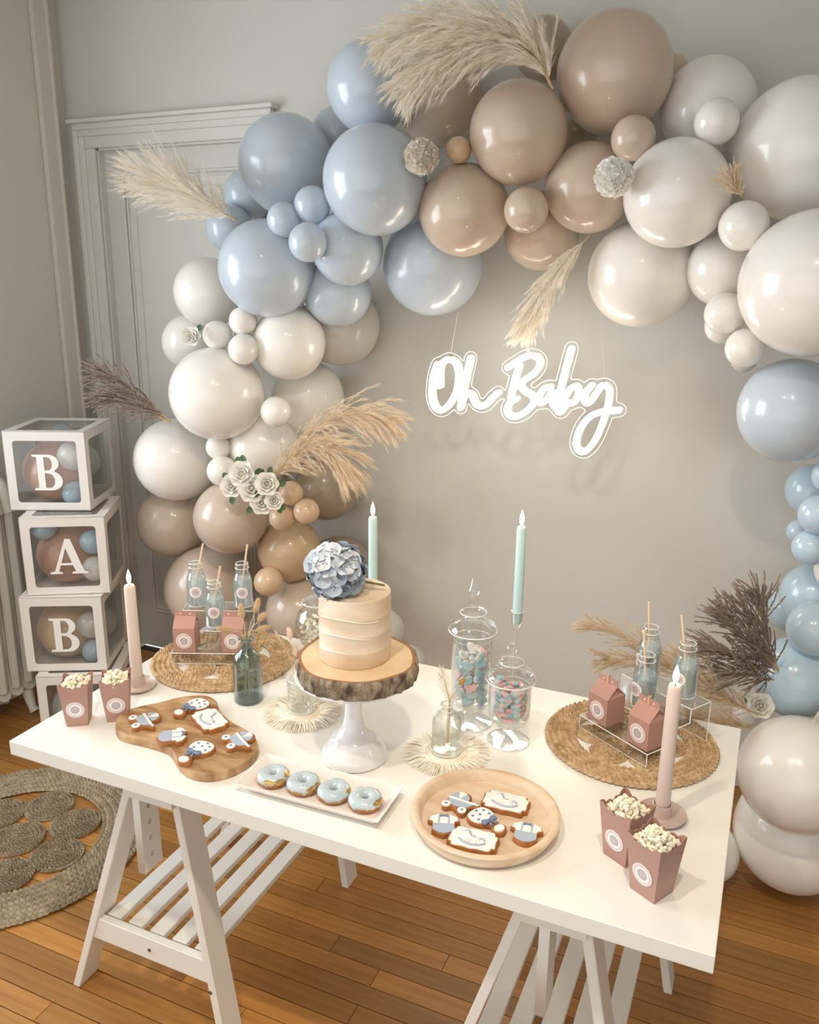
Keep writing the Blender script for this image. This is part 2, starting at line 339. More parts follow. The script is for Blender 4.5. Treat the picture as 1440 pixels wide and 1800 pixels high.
# ------------------------------------------------------------------ table on trestles
top = MB().box((0, 0.376, H - 0.017), (1.5, 0.752, 0.034)).build('table_top', table_m, smooth=False); bevel(top, 0.0015)
tag(top, 'long white rectangular table top carrying all the sweets', 'table top')
def trestle(label, lf, lt, rf, rt, cx):
    """A-frames at front and back; lf/rf foot x, lt/rt top x of left and right legs"""
    z1 = 0.70; cxm = (lf + rf) / 2
    r = thing('trestle', label, 'trestle', (cxm, 0.41, 0), group='white slatted trestles under the table')
    L = lambda x: x - cxm
    Y = lambda y_: y_ - 0.41
    th = 0.021
    for y0, y1 in ((0.083, 0.148), (0.685, 0.748)):
        for fx, tx in ((lf, lt), (rf, rt)):
            o = MB().hexa([(L(fx), Y(y0), 0), (L(fx) + th, Y(y0), 0), (L(fx) + th, Y(y1), 0), (L(fx), Y(y1), 0)],
                      [(L(tx), Y(y0), z1), (L(tx) + th, Y(y0), z1), (L(tx) + th, Y(y1), z1), (L(tx), Y(y1), z1)]).build('leg', white_lac, r, smooth=False); bevel(o, 0.002, 1)
        xa = lf + (lt - lf) * 0.205 / z1 + th; xb = rf + (rt - rf) * 0.205 / z1
        yf = y0 + 0.006 if y0 < 0.3 else y1 - 0.026
        o = MB().hexa([(L(lf + (lt - lf) * 0.175 / z1 + th), Y(yf), 0.175), (L(rf + (rt - rf) * 0.175 / z1), Y(yf), 0.175), (L(rf + (rt - rf) * 0.175 / z1), Y(yf + 0.02), 0.175), (L(lf + (lt - lf) * 0.175 / z1 + th), Y(yf + 0.02), 0.175)],
                      [(L(lf + (lt - lf) * 0.237 / z1 + th), Y(yf), 0.237), (L(rf + (rt - rf) * 0.237 / z1), Y(yf), 0.237), (L(rf + (rt - rf) * 0.237 / z1), Y(yf + 0.02), 0.237), (L(lf + (lt - lf) * 0.237 / z1 + th), Y(yf + 0.02), 0.237)]).build('shelf_rail', white_lac, r, smooth=False); bevel(o, 0.0015, 1)
        if y0 < 0.3:
            MB().lathe([(0, 0), (0.0045, 0), (0.0045, 0.002), (0.002, 0.002), (0, 0.0008)], 12, R=face_to((0, -1, 0)), c=(L((xa + xb) / 2), Y(yf), 0.205)).build('screw', M('screw_steel', '8a8780', 0.35, metal=1.0), o)
            lg = rf + (rt - rf) * 0.19 / z1 + 0.0105
            MB().lathe([(0, 0), (0.0045, 0), (0.0045, 0.002), (0.002, 0.002), (0, 0.0008)], 12, R=face_to((0, -1, 0)), c=(L(lg), Y(y0), 0.16)).build('screw', M('screw_steel', '8a8780', 0.35, metal=1.0), r)
        # height board with holes
        hb = plate('height_board', [[(0, 0.425), (0.06, 0.425), (0.06, 0.70), (0, 0.70)]] + [circ(0.03, 0.465 + 0.042 * k, 0.0075, 16) for k in range(5)], 0, 0.02, white_lac, r, smooth=False)
        hb.rotation_euler = (PI / 2, 0, PI / 2); hb.location = (L(cx), Y(y0 if y0 < 0.3 else y1 - 0.06), 0)
        for k, dy in enumerate((-0.012, 0.064)):
            MB().box((L((lt + rt) / 2 + 0.01), Y(y0 + dy + 0.004), 0.66), (abs(rt - lt) + 0.03, 0.018, 0.045)).build('guide_board', white_lac, r, smooth=False)
    MB().box((L(cx + 0.01), Y(0.416), 0.69), (0.045, 0.66, 0.042)).build('top_beam', white_lac, r, smooth=False)
    xa = lf + (lt - lf) * 0.24 / z1 + th + 0.004; xb = rf + (rt - rf) * 0.24 / z1 - 0.004
    n = 5; w = 0.042
    for k in range(n):
        o = MB().box((L(xa + w / 2 + (xb - xa - w) * k / (n - 1)), Y(0.4155), 0.229), (w, 0.604, 0.015)).build('slat', white_lac, r, smooth=False); bevel(o, 0.0015, 1)
trestle('white slatted trestle under the left end of the table, beside the round rug', -0.739, -0.487, -0.283, -0.384, -0.485)
trestle('white slatted trestle under the popcorn end of the table', 0.215, 0.424, 0.648, 0.517, 0.454)

# ------------------------------------------------------------------ woven jute: mats and rug
def seed_pts(c, d, up, ln, w, h):
    d = d.normalized(); s_ = d.cross(up).normalized()
    vs = [c - d * ln]
    for t in (-0.4, 0.4):
        for a, b in ((1, 0), (0, 1), (-1, 0), (0, -0.6)): vs.append(c + d * ln * t + s_ * (w * a) + up * (h * b))
    vs.append(c + d * ln)
    fs = [(0, 1 + (k + 1) % 4, 1 + k) for k in range(4)] + [(1 + k, 1 + (k+1) % 4, 5 + (k+1) % 4, 5 + k) for k in range(4)] + [(9, 5 + k, 5 + (k + 1) % 4) for k in range(4)]
    return vs, fs
def braid(mb, path, w, h, rn, closed=True):
    """a flat plait: two rows of slanted strands along a path"""
    P = [Vector(p) for p in path]; up = Vector((0, 0, 1)); n = len(P)
    for i in range(n if closed else n - 1):
        a, b = P[i], P[(i + 1) % n]; t = (b - a).normalized(); s_ = t.cross(up)
        ln = (b - a).length
        for q, sg in ((0.0, 1), (0.5, -1)):
            c = a + (b - a) * q + s_ * (sg * w * 0.24) + up * rn.uniform(-0.08, 0.12) * h
            d = (t * 1.0 + s_ * sg * -0.55 + up * rn.uniform(-0.1, 0.1)).normalized()
            mb.add(*seed_pts(c, d, up, ln * 0.72, w * 0.33, h * 0.62))
def ring(mb, cx, cy, z, r, w, h, rn, step):
    n = max(10, int(2 * PI * r / step))
    braid(mb, [(cx + r * math.cos(2*PI*i/n), cy + r * math.sin(2*PI*i/n), z) for i in range(n)], w, h, rn)
def spiral(mb, cx, cy, z, r, w, h, rn, step):
    P = []; a = rn.uniform(0, 6); rr = w * 0.35
    while rr < r - w * 0.4:
        P.append((cx + rr * math.cos(a), cy + rr * math.sin(a), z)); da = step / rr if rr > step else 0.9; a += da; rr += w * da / (2 * PI)
    braid(mb, P, w, h, rn, False)
def woven(name, label, cat, cx, cy, z, rout, rin, nring, medR, medr, nmed, cenr, w_in, h, step, mat, rot0):
    rn = random.Random(int(rout * 1000) + nmed)
    r = thing(name, label, cat, (cx, cy, z))
    w = (rout - rin) / nring
    for k in range(nring):
        b = MB(); ring(b, 0, 0, h * 0.5, rin + w * (k + 0.5), w, h, rn, step)
        b.torus((0, 0, h * 0.42), rin + w * (k + 0.5), w * 0.42, 64, 6, sq=0.6 * h / w)
        b.build('braid_ring', mat, r, ang=60)
    for k in range(nmed):
        a = rot0 + 2 * PI * k / nmed; b = MB(); spiral(b, 0, 0, h * 0.5, medr, w_in, h * 0.9, rn, step * 0.8)
        b.lathe([(0, h * 0.55), (medr - 0.004, h * 0.55), (medr - 0.002, h * 0.2), (medr - 0.004, 0), (0, 0)], 28)
        b.build('medallion', mat, r, (medR * math.cos(a), medR * math.sin(a), 0), ang=60)
    b = MB(); spiral(b, 0, 0, h * 0.5, cenr, w_in, h * 0.9, rn, step * 0.8); b.lathe([(0, h * 0.55), (cenr - 0.004, h * 0.55), (cenr - 0.002, h * 0.2), (cenr - 0.004, 0), (0, 0)], 28)
    b.build('medallion', mat, r, ang=60)
    return r
woven('jute_placemat', 'round braided jute placemat under the bottles behind the cookie board', 'placemat', -0.561, 0.545, H, 0.193, 0.125, 5, 0.083, 0.044, 6, 0.042, 0.011, 0.0095, 0.014, JUTE, 0.3)
woven('jute_placemat', 'round braided jute placemat beside the tall pink candle and popcorn', 'placemat', 0.522, 0.585, H, 0.190, 0.122, 5, 0.081, 0.043, 6, 0.042, 0.011, 0.0095, 0.014, JUTE, 0.1)
woven('round_rug', 'round braided jute rug with coiled medallions on the wooden floor', 'rug', -1.335, 0.44, 0.0, 0.405, 0.262, 6, 0.176, 0.083, 7, 0.088, 0.013, 0.014, 0.016, RUGM, 0.0)
# ------------------------------------------------------------------ balloons of the arch
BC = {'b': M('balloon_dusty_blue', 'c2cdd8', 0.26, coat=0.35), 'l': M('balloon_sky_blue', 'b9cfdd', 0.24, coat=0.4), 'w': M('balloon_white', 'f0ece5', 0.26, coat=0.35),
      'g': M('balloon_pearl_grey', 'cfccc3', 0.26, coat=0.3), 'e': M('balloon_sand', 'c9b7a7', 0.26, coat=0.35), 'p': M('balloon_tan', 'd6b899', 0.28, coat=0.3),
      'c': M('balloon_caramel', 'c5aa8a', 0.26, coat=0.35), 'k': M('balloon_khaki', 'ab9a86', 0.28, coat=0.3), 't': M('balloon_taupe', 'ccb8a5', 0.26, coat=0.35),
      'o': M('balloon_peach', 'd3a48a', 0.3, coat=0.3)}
def balloon_mesh(mat, n=40, h=24):
    pr = []
    for i in range(h):
        t = PI * i / h; r_, z_ = math.sin(t), math.cos(t)
        if z_ < 0: z_ *= 1.05
        pr.append((r_, z_))
    pr[0] = (0, 1)
    pr += [(0.075, -1.06), (0.05, -1.09), (0.06, -1.11), (0.09, -1.125), (0.06, -1.13), (0, -1.12)]
    return MB().lathe(pr, n).mesh('balloon', mat, ang=70)
BM = {k: balloon_mesh(v) for k, v in BC.items()}
def balloon(x, y, z, r, c, label, tail, group):
    o = link('balloon', BM[c], None, (x, y, z), None, (r, r, r))
    o.rotation_euler = Vector(tail).to_track_quat('-Z', 'Y').to_euler()
    return tag(o, label, 'balloon', group)
BALLOONS = [
(-0.532, 1.39, 2.326, 0.134, 'b', 'grey-blue balloon at upper left of the arch beside the top cream pampas'),
(-0.803, 1.66, 2.252, 0.084, 'b', 'small pale blue balloon peeking out behind two big blue ones, upper left'),
(-0.881, 1.45, 2.125, 0.161, 'b', "large blue balloon at the arch's upper left corner beside the door frame"),
(-0.447, 1.249, 2.039, 0.157, 'b', 'largest pale blue balloon, left of the small flower by the beige ones'),
(-0.674, 1.264, 1.975, 0.057, 'b', 'tiny blue balloon, top right of the three-ball cluster'),
(-0.762, 1.236, 1.93, 0.054, 'b', 'tiny blue balloon, leftmost of the three-ball cluster'),
(-0.642, 1.177, 1.858, 0.059, 'b', 'tiny blue balloon, lowest of the three-ball cluster'),
(-0.875, 1.297, 1.782, 0.158, 'b', 'large blue balloon just below the upper left cream pampas plume'),
(-0.582, 1.324, 1.845, 0.115, 'b', 'medium blue balloon right of the tiny blue three-ball cluster'),
(-0.679, 1.434, 1.705, 0.115, 'b', 'medium blue balloon lowest on the inner left of the arch'),
(-0.361, 1.51, 1.8, 0.166, 'b', 'large pale blue balloon hanging under the beige ones above the neon sign'),
(-1.204, 1.562, 1.929, 0.086, 'b', 'small blue balloon half hidden under the upper left cream pampas'),
(-1.184, 1.663, 2.055, 0.091, 'b', 'blue balloon hidden behind the upper left cream pampas plume'),
(-1.231, 1.45, 1.698, 0.125, 'w', 'white balloon below the upper left pampas, left edge of the arch'),
(-1.364, 1.5, 1.508, 0.108, 'w', "white balloon on the arch's left edge, behind the white silk flower"),
(-1.074, 1.28, 1.558, 0.05, 'w', 'tiny white balloon next to the white silk flower on the left column'),
(-0.964, 1.28, 1.609, 0.048, 'w', 'tiny white balloon, highest of the three by the silk flower'),
(-0.942, 1.244, 1.517, 0.052, 'w', 'tiny white balloon, lowest of the three by the silk flower'),
(-0.843, 1.376, 1.532, 0.126, 'w', 'white balloon on the inner left column under the blue ones'),
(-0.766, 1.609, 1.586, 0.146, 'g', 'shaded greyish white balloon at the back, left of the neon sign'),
(-1.086, 1.272, 1.354, 0.163, 'w', 'largest white balloon on the left column beside the brown pampas'),
(-0.881, 1.558, 1.317, 0.138, 'w', 'white balloon behind the tan pampas on the inner left column'),
(-0.844, 1.28, 1.306, 0.053, 'w', 'tiny white balloon right of the largest white one on the left column'),
(-1.373, 1.38, 1.068, 0.159, 'w', 'big white balloon under the brown pampas on the left column'),
(-0.999, 1.423, 1.145, 0.129, 'w', 'white balloon just above the bunch of white roses'),
(-1.11, 1.302, 1.154, 0.046, 'w', 'tiny white balloon squeezed under the largest white one on the left'),
(-1.075, 1.268, 1.075, 0.054, 'w', 'tiny white balloon just left of the bunch of white roses'),
(-1.467, 1.45, 0.785, 0.144, 'e', 'greyish beige balloon at the outer left, under the big white one'),
(-1.071, 1.3, 0.892, 0.135, 'e', 'shiny beige balloon directly below the bunch of white roses'),
(-0.806, 1.3, 1.015, 0.044, 'p', 'tiny tan balloon, uppermost of three beside the white roses'),
(-0.743, 1.3, 0.956, 0.046, 'p', 'tiny tan balloon, rightmost of three below the tan pampas'),
(-0.832, 1.28, 0.927, 0.047, 'p', 'tiny tan balloon, lower left of three beside the white roses'),
(-0.895, 1.423, 0.756, 0.121, 'c', "caramel beige balloon behind the cake's blue hydrangea, left side"),
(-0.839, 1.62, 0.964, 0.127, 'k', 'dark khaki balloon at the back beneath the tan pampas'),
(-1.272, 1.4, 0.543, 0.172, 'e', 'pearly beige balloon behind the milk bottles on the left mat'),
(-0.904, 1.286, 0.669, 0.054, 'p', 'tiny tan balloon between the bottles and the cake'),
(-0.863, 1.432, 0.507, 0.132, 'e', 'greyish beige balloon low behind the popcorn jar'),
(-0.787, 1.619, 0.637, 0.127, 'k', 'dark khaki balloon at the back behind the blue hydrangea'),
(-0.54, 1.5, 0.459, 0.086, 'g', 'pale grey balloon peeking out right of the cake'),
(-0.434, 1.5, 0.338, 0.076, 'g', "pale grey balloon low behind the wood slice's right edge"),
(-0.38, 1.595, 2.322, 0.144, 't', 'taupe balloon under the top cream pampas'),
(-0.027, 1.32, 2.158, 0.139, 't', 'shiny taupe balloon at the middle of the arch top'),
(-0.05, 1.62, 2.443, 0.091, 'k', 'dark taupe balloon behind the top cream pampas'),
(0.214, 1.42, 2.314, 0.16, 't', "largest taupe balloon at the arch's highest point"),
(0.337, 1.64, 2.348, 0.052, 't', 'dark taupe balloon peeking out behind the largest taupe one'),
(-0.193, 1.28, 2.114, 0.037, 'p', 'tiny taupe balloon right of the dried cream flower'),
(-0.196, 1.345, 1.954, 0.135, 't', 'taupe balloon with glowing underside above the letter O'),
(0.17, 1.4, 2.012, 0.126, 't', 'taupe balloon left of the white carnation'),
(0.018, 1.28, 1.946, 0.063, 't', 'small taupe balloon in the middle of the lower beige row'),
(0.304, 1.28, 2.12, 0.058, 't', 'small taupe balloon beside the white carnation'),
(-0.005, 1.54, 1.9, 0.118, 't', 'taupe balloon at the back, beside the hanging pampas'),
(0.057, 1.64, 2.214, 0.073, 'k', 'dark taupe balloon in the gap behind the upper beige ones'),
(0.46, 1.55, 2.233, 0.132, 'w', 'white balloon behind a small one at the upper right of the arch'),
(0.509, 1.3, 2.152, 0.057, 'w', "small white balloon at the arch's upper right"),
(0.721, 1.42, 2.092, 0.177, 'w', 'huge white balloon at the upper right edge of the picture'),
(0.427, 1.3, 1.98, 0.14, 'w', 'shiny white balloon right of the white carnation'),
(0.607, 1.24, 1.892, 0.062, 'w', 'small white balloon beneath the dried grass tuft on the right'),
(0.551, 1.45, 1.79, 0.098, 'w', 'medium white balloon on the inner right of the arch'),
(0.319, 1.5, 1.774, 0.157, 'w', 'big white balloon hanging to the right of the hanging pampas'),
(0.789, 1.2, 1.751, 0.178, 'w', 'huge white balloon directly above the big blue one on the right'),
(0.579, 1.34, 1.67, 0.056, 'w', 'small white balloon, upper one of the pair on the inner right'),
(0.568, 1.45, 1.63, 0.049, 'w', 'small white balloon half hidden behind another on the inner right'),
(0.641, 1.3, 1.582, 0.052, 'w', 'small white balloon just above the big blue one on the right'),
(0.636, 1.45, 1.539, 0.037, 'g', 'tiny greyish white balloon tucked above the big blue one'),
(0.776, 1.34, 1.416, 0.141, 'b', 'large blue balloon at the top of the blue right column'),
(0.866, 1.5, 1.165, 0.078, 'l', 'blue balloon on the right edge under the largest blue one'),
(0.898, 1.35, 1.244, 0.05, 'l', 'small pale blue balloon cut by the right edge, topmost'),
(0.879, 1.298, 1.143, 0.055, 'l', 'small pale blue balloon at the middle of the right column'),
(0.842, 1.45, 1.049, 0.036, 'l', 'tiny blue balloon at the back of the right column'),
(0.87, 1.303, 1.046, 0.05, 'l', 'small blue balloon above the brown pampas on the right'),
(0.901, 1.45, 0.856, 0.092, 'l', "blue balloon right of the brown pampas' tip"),
(0.857, 1.6, 0.757, 0.079, 'l', 'shaded pale blue balloon behind the brown pampas'),
(0.91, 1.288, 0.815, 0.076, 'l', 'blue balloon above the lowest large blue one'),
(0.88, 1.325, 0.642, 0.117, 'l', 'lowest large blue balloon beside the right-hand pampas'),
(0.948, 1.35, 0.976, 0.059, 'w', 'white balloon cut by the right edge among the blue ones'),
(0.767, 1.45, 0.439, 0.045, 'w', 'tiny white balloon under the white rose on the right'),
(0.909, 1.101, 0.46, 0.157, 'w', 'huge white balloon, upper one of the floor pair on the right'),
(0.931, 1.24, 0.185, 0.167, 'w', 'huge white balloon resting on the floor on the right'),
(0.708, 1.17, 0.099, 0.088, 'w', "white balloon partly hidden behind the table's right end"),
]
cen = [Vector(b[:3]) for b in BALLOONS]
for b, p in zip(BALLOONS, cen):
    nb = sorted(cen, key=lambda q: (q - p).length)[1:6]
    d = (sum(nb, Vector()) / 5 - p); d = d.normalized() + Vector((0, 0.7, 0))
    d.y = min(d.y, max(0.05, (WY - 0.02 - p.y) / (1.14 * b[3]) * 0.95)) if p.y + 1.14 * b[3] > WY - 0.02 else max(d.y, 0.3)
    balloon(*b[:5], b[5], d, 'balloons of the garland arch')

# ------------------------------------------------------------------ pampas and flowers in the arch
def pampas(name, label, paths, width, mat, stem_m, droop, nbr=70, nh=22, hw=0.0009, seed=1, spread=0.6, reed=False, group='pampas plumes in the balloon arch'):
    rn = random.Random(seed); base = Vector(paths[0][0]); r = thing(name, label, 'pampas grass', base, group=group)
    for path in paths:
        P = catmull([Vector(p) - base for p in path], 10); N = len(P)
        MB().tube(P[:int(N * 0.9)], lambda t: 0.0028 * (1 - 0.7 * t), 6).build('stem', stem_m, r)
        mb = MB(); L = sum((P[i+1] - P[i]).length for i in range(N - 1))
        for k in range(nbr):
            t = 0.08 + 0.92 * (k + rn.random()) / nbr; i = min(N - 2, int(t * (N - 1))); tan = (P[i+1] - P[i]).normalized(); c = P[i] + (P[i+1] - P[i]) * (t * (N - 1) - i)
            a = rn.uniform(0, 2 * PI); o1 = tan.orthogonal().normalized(); o2 = tan.cross(o1); rad = o1 * math.cos(a) + o2 * math.sin(a)
            env = math.sin(PI * min(1, (t * 0.82 + 0.1))) ** 0.6
            bl = width * env * rn.uniform(0.75, 1.3) * 1.5
            d0 = (tan * rn.uniform(0.75, 1.1) + rad * spread * rn.uniform(0.5, 1.1)).normalized()
            br = [c]; d = d0.copy(); seg = 6
            for s_ in range(seg):
                d = (d + Vector(droop) * (0.10 + 0.05 * s_) + Vector((rn.uniform(-1, 1), rn.uniform(-1, 1), rn.uniform(-1, 1))) * 0.06).normalized(); br.append(br[-1] + d * bl / seg)
            for q in range(nh):
                u = rn.random() ** 0.8 * (seg - 0.01); j = int(u); p0 = br[j] + (br[j+1] - br[j]) * (u - j); dd = (br[j+1] - br[j]).normalized()
                hd = (dd + Vector((rn.uniform(-1, 1), rn.uniform(-1, 1), rn.uniform(-1, 1))) * (0.28 if not reed else 0.22)).normalized()
                hl = width * (rn.uniform(0.18, 0.42) if not reed else rn.uniform(0.10, 0.2)); w = hw * rn.uniform(0.7, 1.3)
                s1 = hd.cross(Vector((rn.uniform(-1, 1), rn.uniform(-1, 1), rn.uniform(-1, 1)))).normalized() * w
                p1 = p0 + hd * hl * 0.5; p2 = p1 + (hd + Vector(droop) * 0.35).normalized() * hl * 0.5
                if reed: mb.add([p0, p1 + s1 * 1.6, p2, p1 - s1 * 1.6, p1 + hd.cross(s1).normalized() * w * 1.5], [(0, 1, 4), (1, 2, 4), (2, 3, 4), (3, 0, 4)])
                else: mb.add([p0 - s1, p0 + s1, p1 + s1 * 0.8, p1 - s1 * 0.8, p2], [(0, 1, 2, 3), (3, 2, 4)])
            mb.tube(br, lambda t_: hw * 0.8 * (1 - 0.8 * t_) + 0.0001, 3, cap=False)
        mb.build('plume', mat, r, smooth=False)
    return r
cream_p = fibre('pampas_cream', 'fffaf2', 'f8f0e0')
tan_p = fibre('pampas_tan', 'f5e8d4', 'e9d6ba')
brown_p = fibre('reed_brown', 'cfc0b4', 'b3a296')
stem_m = M('dry_stem', 'b79c6c', 0.8)
pampas('pampas_grass', 'big cream pampas plume drooping over the taupe balloons at the arch top',
       [[(0.10, 1.2, 2.24), (0.03, 1.17, 2.335), (-0.08, 1.14, 2.385), (-0.20, 1.12, 2.395), (-0.33, 1.12, 2.37)], [(0.10, 1.2, 2.24), (0.05, 1.17, 2.32), (-0.05, 1.14, 2.345), (-0.17, 1.12, 2.33), (-0.27, 1.12, 2.27)]], 0.10, cream_p, stem_m, (-0.12, 0, -0.4), 210, 60, 0.0008, seed=2, spread=0.7)
pampas('pampas_grass', 'cream pampas plume fanning left across the white door',
       [[(-0.892, 1.16, 1.925), (-1.0, 1.16, 1.98), (-1.11, 1.16, 2.03), (-1.225, 1.16, 2.06)]], 0.11, cream_p, stem_m, (-0.1, 0, 0.02), 240, 50, 0.0006, seed=3, spread=0.7)
pampas('pampas_grass', 'dark brown reed plume sticking out left of the white balloons',
       [[(-1.235, 1.2, 1.255), (-1.33, 1.18, 1.325), (-1.42, 1.17, 1.385), (-1.49, 1.16, 1.415)], [(-1.235, 1.2, 1.25), (-1.33, 1.18, 1.295), (-1.41, 1.17, 1.325), (-1.46, 1.16, 1.325)]], 0.085, brown_p, stem_m, (-0.1, 0, -0.25), 80, 110, 0.0011, seed=4, spread=0.5, reed=True)
pampas('pampas_grass', 'tan feathery pampas plume arching toward the neon sign from the white roses',
       [[(-0.84, 1.2, 1.06), (-0.71, 1.18, 1.2), (-0.57, 1.15, 1.305), (-0.44, 1.12, 1.35), (-0.35, 1.1, 1.345)], [(-0.84, 1.2, 1.06), (-0.70, 1.14, 1.18), (-0.60, 1.1, 1.235), (-0.52, 1.08, 1.23), (-0.48, 1.07, 1.19)]], 0.10, tan_p, stem_m, (0.12, 0, -0.42), 130, 56, 0.00055, seed=5, spread=0.55)
pampas('pampas_grass', 'cream pampas plume hanging down from the arch above the letter B',
       [[(0.183, 1.38, 1.88), (0.115, 1.36, 1.80), (0.058, 1.35, 1.71), (0.018, 1.35, 1.625)]], 0.078, cream_p, stem_m, (-0.05, 0, -0.3), 140, 46, 0.0008, seed=6, spread=0.5)
pampas('pampas_grass', 'dark brown reed plumes fanned beside the sky-blue balloons',
       [[(0.83, 1.22, 0.70), (0.78, 1.17, 0.83), (0.755, 1.14, 0.94)], [(0.82, 1.22, 0.70), (0.74, 1.16, 0.80), (0.675, 1.14, 0.87)], [(0.82, 1.22, 0.69), (0.73, 1.14, 0.755), (0.65, 1.12, 0.775)], [(0.83, 1.22, 0.70), (0.76, 1.16, 0.80), (0.715, 1.14, 0.905)],
        [(0.82, 1.2, 0.68), (0.755, 1.12, 0.715), (0.705, 1.12, 0.71)]], 0.07, brown_p, stem_m, (-0.1, 0, -0.12), 70, 110, 0.0010, seed=7, spread=0.6, reed=True)
pampas('pampas_grass', 'tan pampas plumes spreading low behind the bottles on the right mat',
       [[(0.77, 1.22, 0.56), (0.60, 1.2, 0.65), (0.45, 1.19, 0.72), (0.30, 1.18, 0.762)], [(0.77, 1.2, 0.57), (0.61, 1.18, 0.645), (0.48, 1.17, 0.68), (0.36, 1.16, 0.672)], [(0.79, 1.15, 0.59), (0.70, 1.1, 0.645), (0.63, 1.08, 0.70), (0.59, 1.08, 0.745)],
        [(0.78, 1.12, 0.56), (0.69, 1.06, 0.59), (0.60, 1.03, 0.60)]], 0.06, tan_p, stem_m, (-0.1, 0, 0.0), 110, 50, 0.0006, seed=8, spread=0.6)
pampas('dried_tuft', 'small tuft of dried beige grass between white balloons on the right', [[(0.60, 1.14, 1.955), (0.585, 1.13, 1.975), (0.575, 1.125, 1.995)]], 0.035, tan_p, stem_m, (0, 0, -0.05), 60, 24, 0.0009, seed=9, spread=0.9)

def petal(w, l, cup, curl, n=4):
    """curved petal growing along +Y, cupped towards +Z"""
    vs = []; fs = []
    for i in range(n + 1):
        t = i / n; ww = w * math.sin(PI * (0.12 + 0.76 * t)) ** 0.7
        for j in range(n + 1):
            s_ = -1 + 2 * j / n
            vs.append((ww * s_, l * t - 0.12 * l * s_ * s_ * t, cup * (t ** 1.5) * l + curl * w * s_ * s_ - (0.25 * l * max(0, t - 0.75) ** 1.2 * 3 if cup > 0.3 else 0)))
    for i in range(n):
        for j in range(n):
            a = i * (n + 1) + j; fs.append((a, a + 1, a + n + 2, a + n + 1))
    return vs, fs
rose_m = fibre('rose_petal', 'fffefb', 'fffcf4', 0.3); rose_y = fibre('rose_heart', 'faf0d8', 'f5e6c4', 0.2); leaf_m = M('rose_leaf', '4f6b45', 0.6)
def make_rose(name, label, loc, r, facing, seed, leaves=2, group='white silk roses on the arch'):
    rn = random.Random(seed); r *= 1.35; o = thing(name, label, 'flower', loc, group=group); R = face_to(facing)
    o.rotation_euler = R.to_euler()
    MB().ell((0, 0, r * 0.25), (r * 0.07, r * 0.07, r * 0.2), 10, 8).build('heart', rose_y, o)
    for lay, (cnt, rad, tilt, sz) in enumerate(((3, 0.06, 88, 0.50), (4, 0.14, 78, 0.60), (5, 0.22, 66, 0.72), (6, 0.30, 48, 0.82), (6, 0.36, 22, 0.9))):
        vs, fs = petal(r * 0.42 * sz / 0.7, r * sz * 0.75, 0.35, 0.28); me = MB().add(vs, fs).mesh('petal', rose_m, ang=80)
        for k in range(cnt):
            a = 2 * PI * (k + lay * 0.37 + rn.uniform(-0.08, 0.08)) / cnt
            q = link('petal', me, o); q.matrix_local = Matrix.Rotation(a, 4, 'Z') @ Matrix.Translation((0, rad * r * 0.6, 0)) @ Matrix.Rotation(math.radians(tilt), 4, 'X')
    for k in range(leaves):
        a = rn.uniform(0, 6.28); vs, fs = petal(r * 0.22, r * 0.5, 0.1, 0.2); q = MB().add(vs, fs).build('leaf', leaf_m, o); q.matrix_local = Matrix.Rotation(a, 4, 'Z') @ Matrix.Translation((0, r * 0.65, -r * 0.15))
    return o
cd = (0.37, -0.85, 0.3)
for i, (x, z, r, lab) in enumerate(((-0.903, 1.102, 0.045, 'white silk rose, uppermost of the bunch above the shiny beige balloon'), (-0.95, 1.055, 0.040, 'white silk rose at the outer left of the bunch'), (-0.866, 1.056, 0.048, 'large white silk rose in the middle of the bunch'),
        (-0.809, 1.078, 0.040, 'white silk rose next to the tan pampas base'), (-0.833, 1.009, 0.040, 'white silk rose at the bottom of the bunch'), (-0.786, 1.023, 0.032, 'smallest white silk rose beside the tiny tan balloons'))):
    make_rose('silk_rose', lab, (x, 1.16, z), r, (cd[0] + (i - 2.5) * 0.08, cd[1], cd[2]), 20 + i, 3)
make_rose('silk_rose', 'single white silk rose under the lowest large blue balloon', (0.792, 1.19, 0.597), 0.036, (0.2, -0.8, 0.5), 31, 2)
make_rose('silk_rose', 'white silk rose at the right edge above the huge white balloon', (0.955, 1.15, 0.60), 0.034, (0.2, -0.8, 0.5), 32, 0)
make_rose('silk_flower', 'small white silk flower among the tiny white balloons', (-1.115, 1.2, 1.552), 0.034, (0.2, -0.9, 0.3), 33, 1, 'silk blossoms on the arch')
def carnation(label, loc, r, mat, seed):
    rn = random.Random(seed); o = thing('silk_carnation', label, 'flower', loc, group='silk blossoms on the arch')
    me = []
    for v_ in range(3):
        vs = []; fs = []; n = 8
        for i in range(4):
            t = i / 3
            for j in range(n + 1):
                s_ = -1 + 2 * j / n; vs.append((r * 0.46 * s_ * (0.3 + 0.7 * t), r * 0.95 * t, r * 0.17 * t * math.sin(j * 1.7 + v_ * 2 + i)))
        for i in range(3):
            for j in range(n): a = i * (n + 1) + j; fs.append((a, a + 1, a + n + 2, a + n + 1))
        me.append(MB().add(vs, fs).mesh('petal', mat, ang=80))
    MB().ell((0, 0, 0), (r * 0.72, r * 0.72, r * 0.72), 16, 10).build('core', mat, o)
    for k in range(60):
        z = 1 - 2 * (k + 0.5) / 60; a = k * 2.39996; d = Vector((math.sqrt(1 - z * z) * math.cos(a), math.sqrt(1 - z * z) * math.sin(a), z))
        q = link('petal', me[k % 3], o); q.rotation_euler = (d.to_track_quat('Y', 'Z') @ Euler((0, rn.uniform(0, 6), 0)).to_quaternion()).to_euler()
carnation('dried cream flower between the blue and taupe balloons', (-0.263, 1.17, 2.085), 0.05, fibre('dry_flower', 'f8f2e8', 'efe6d8', 0.3), 1)
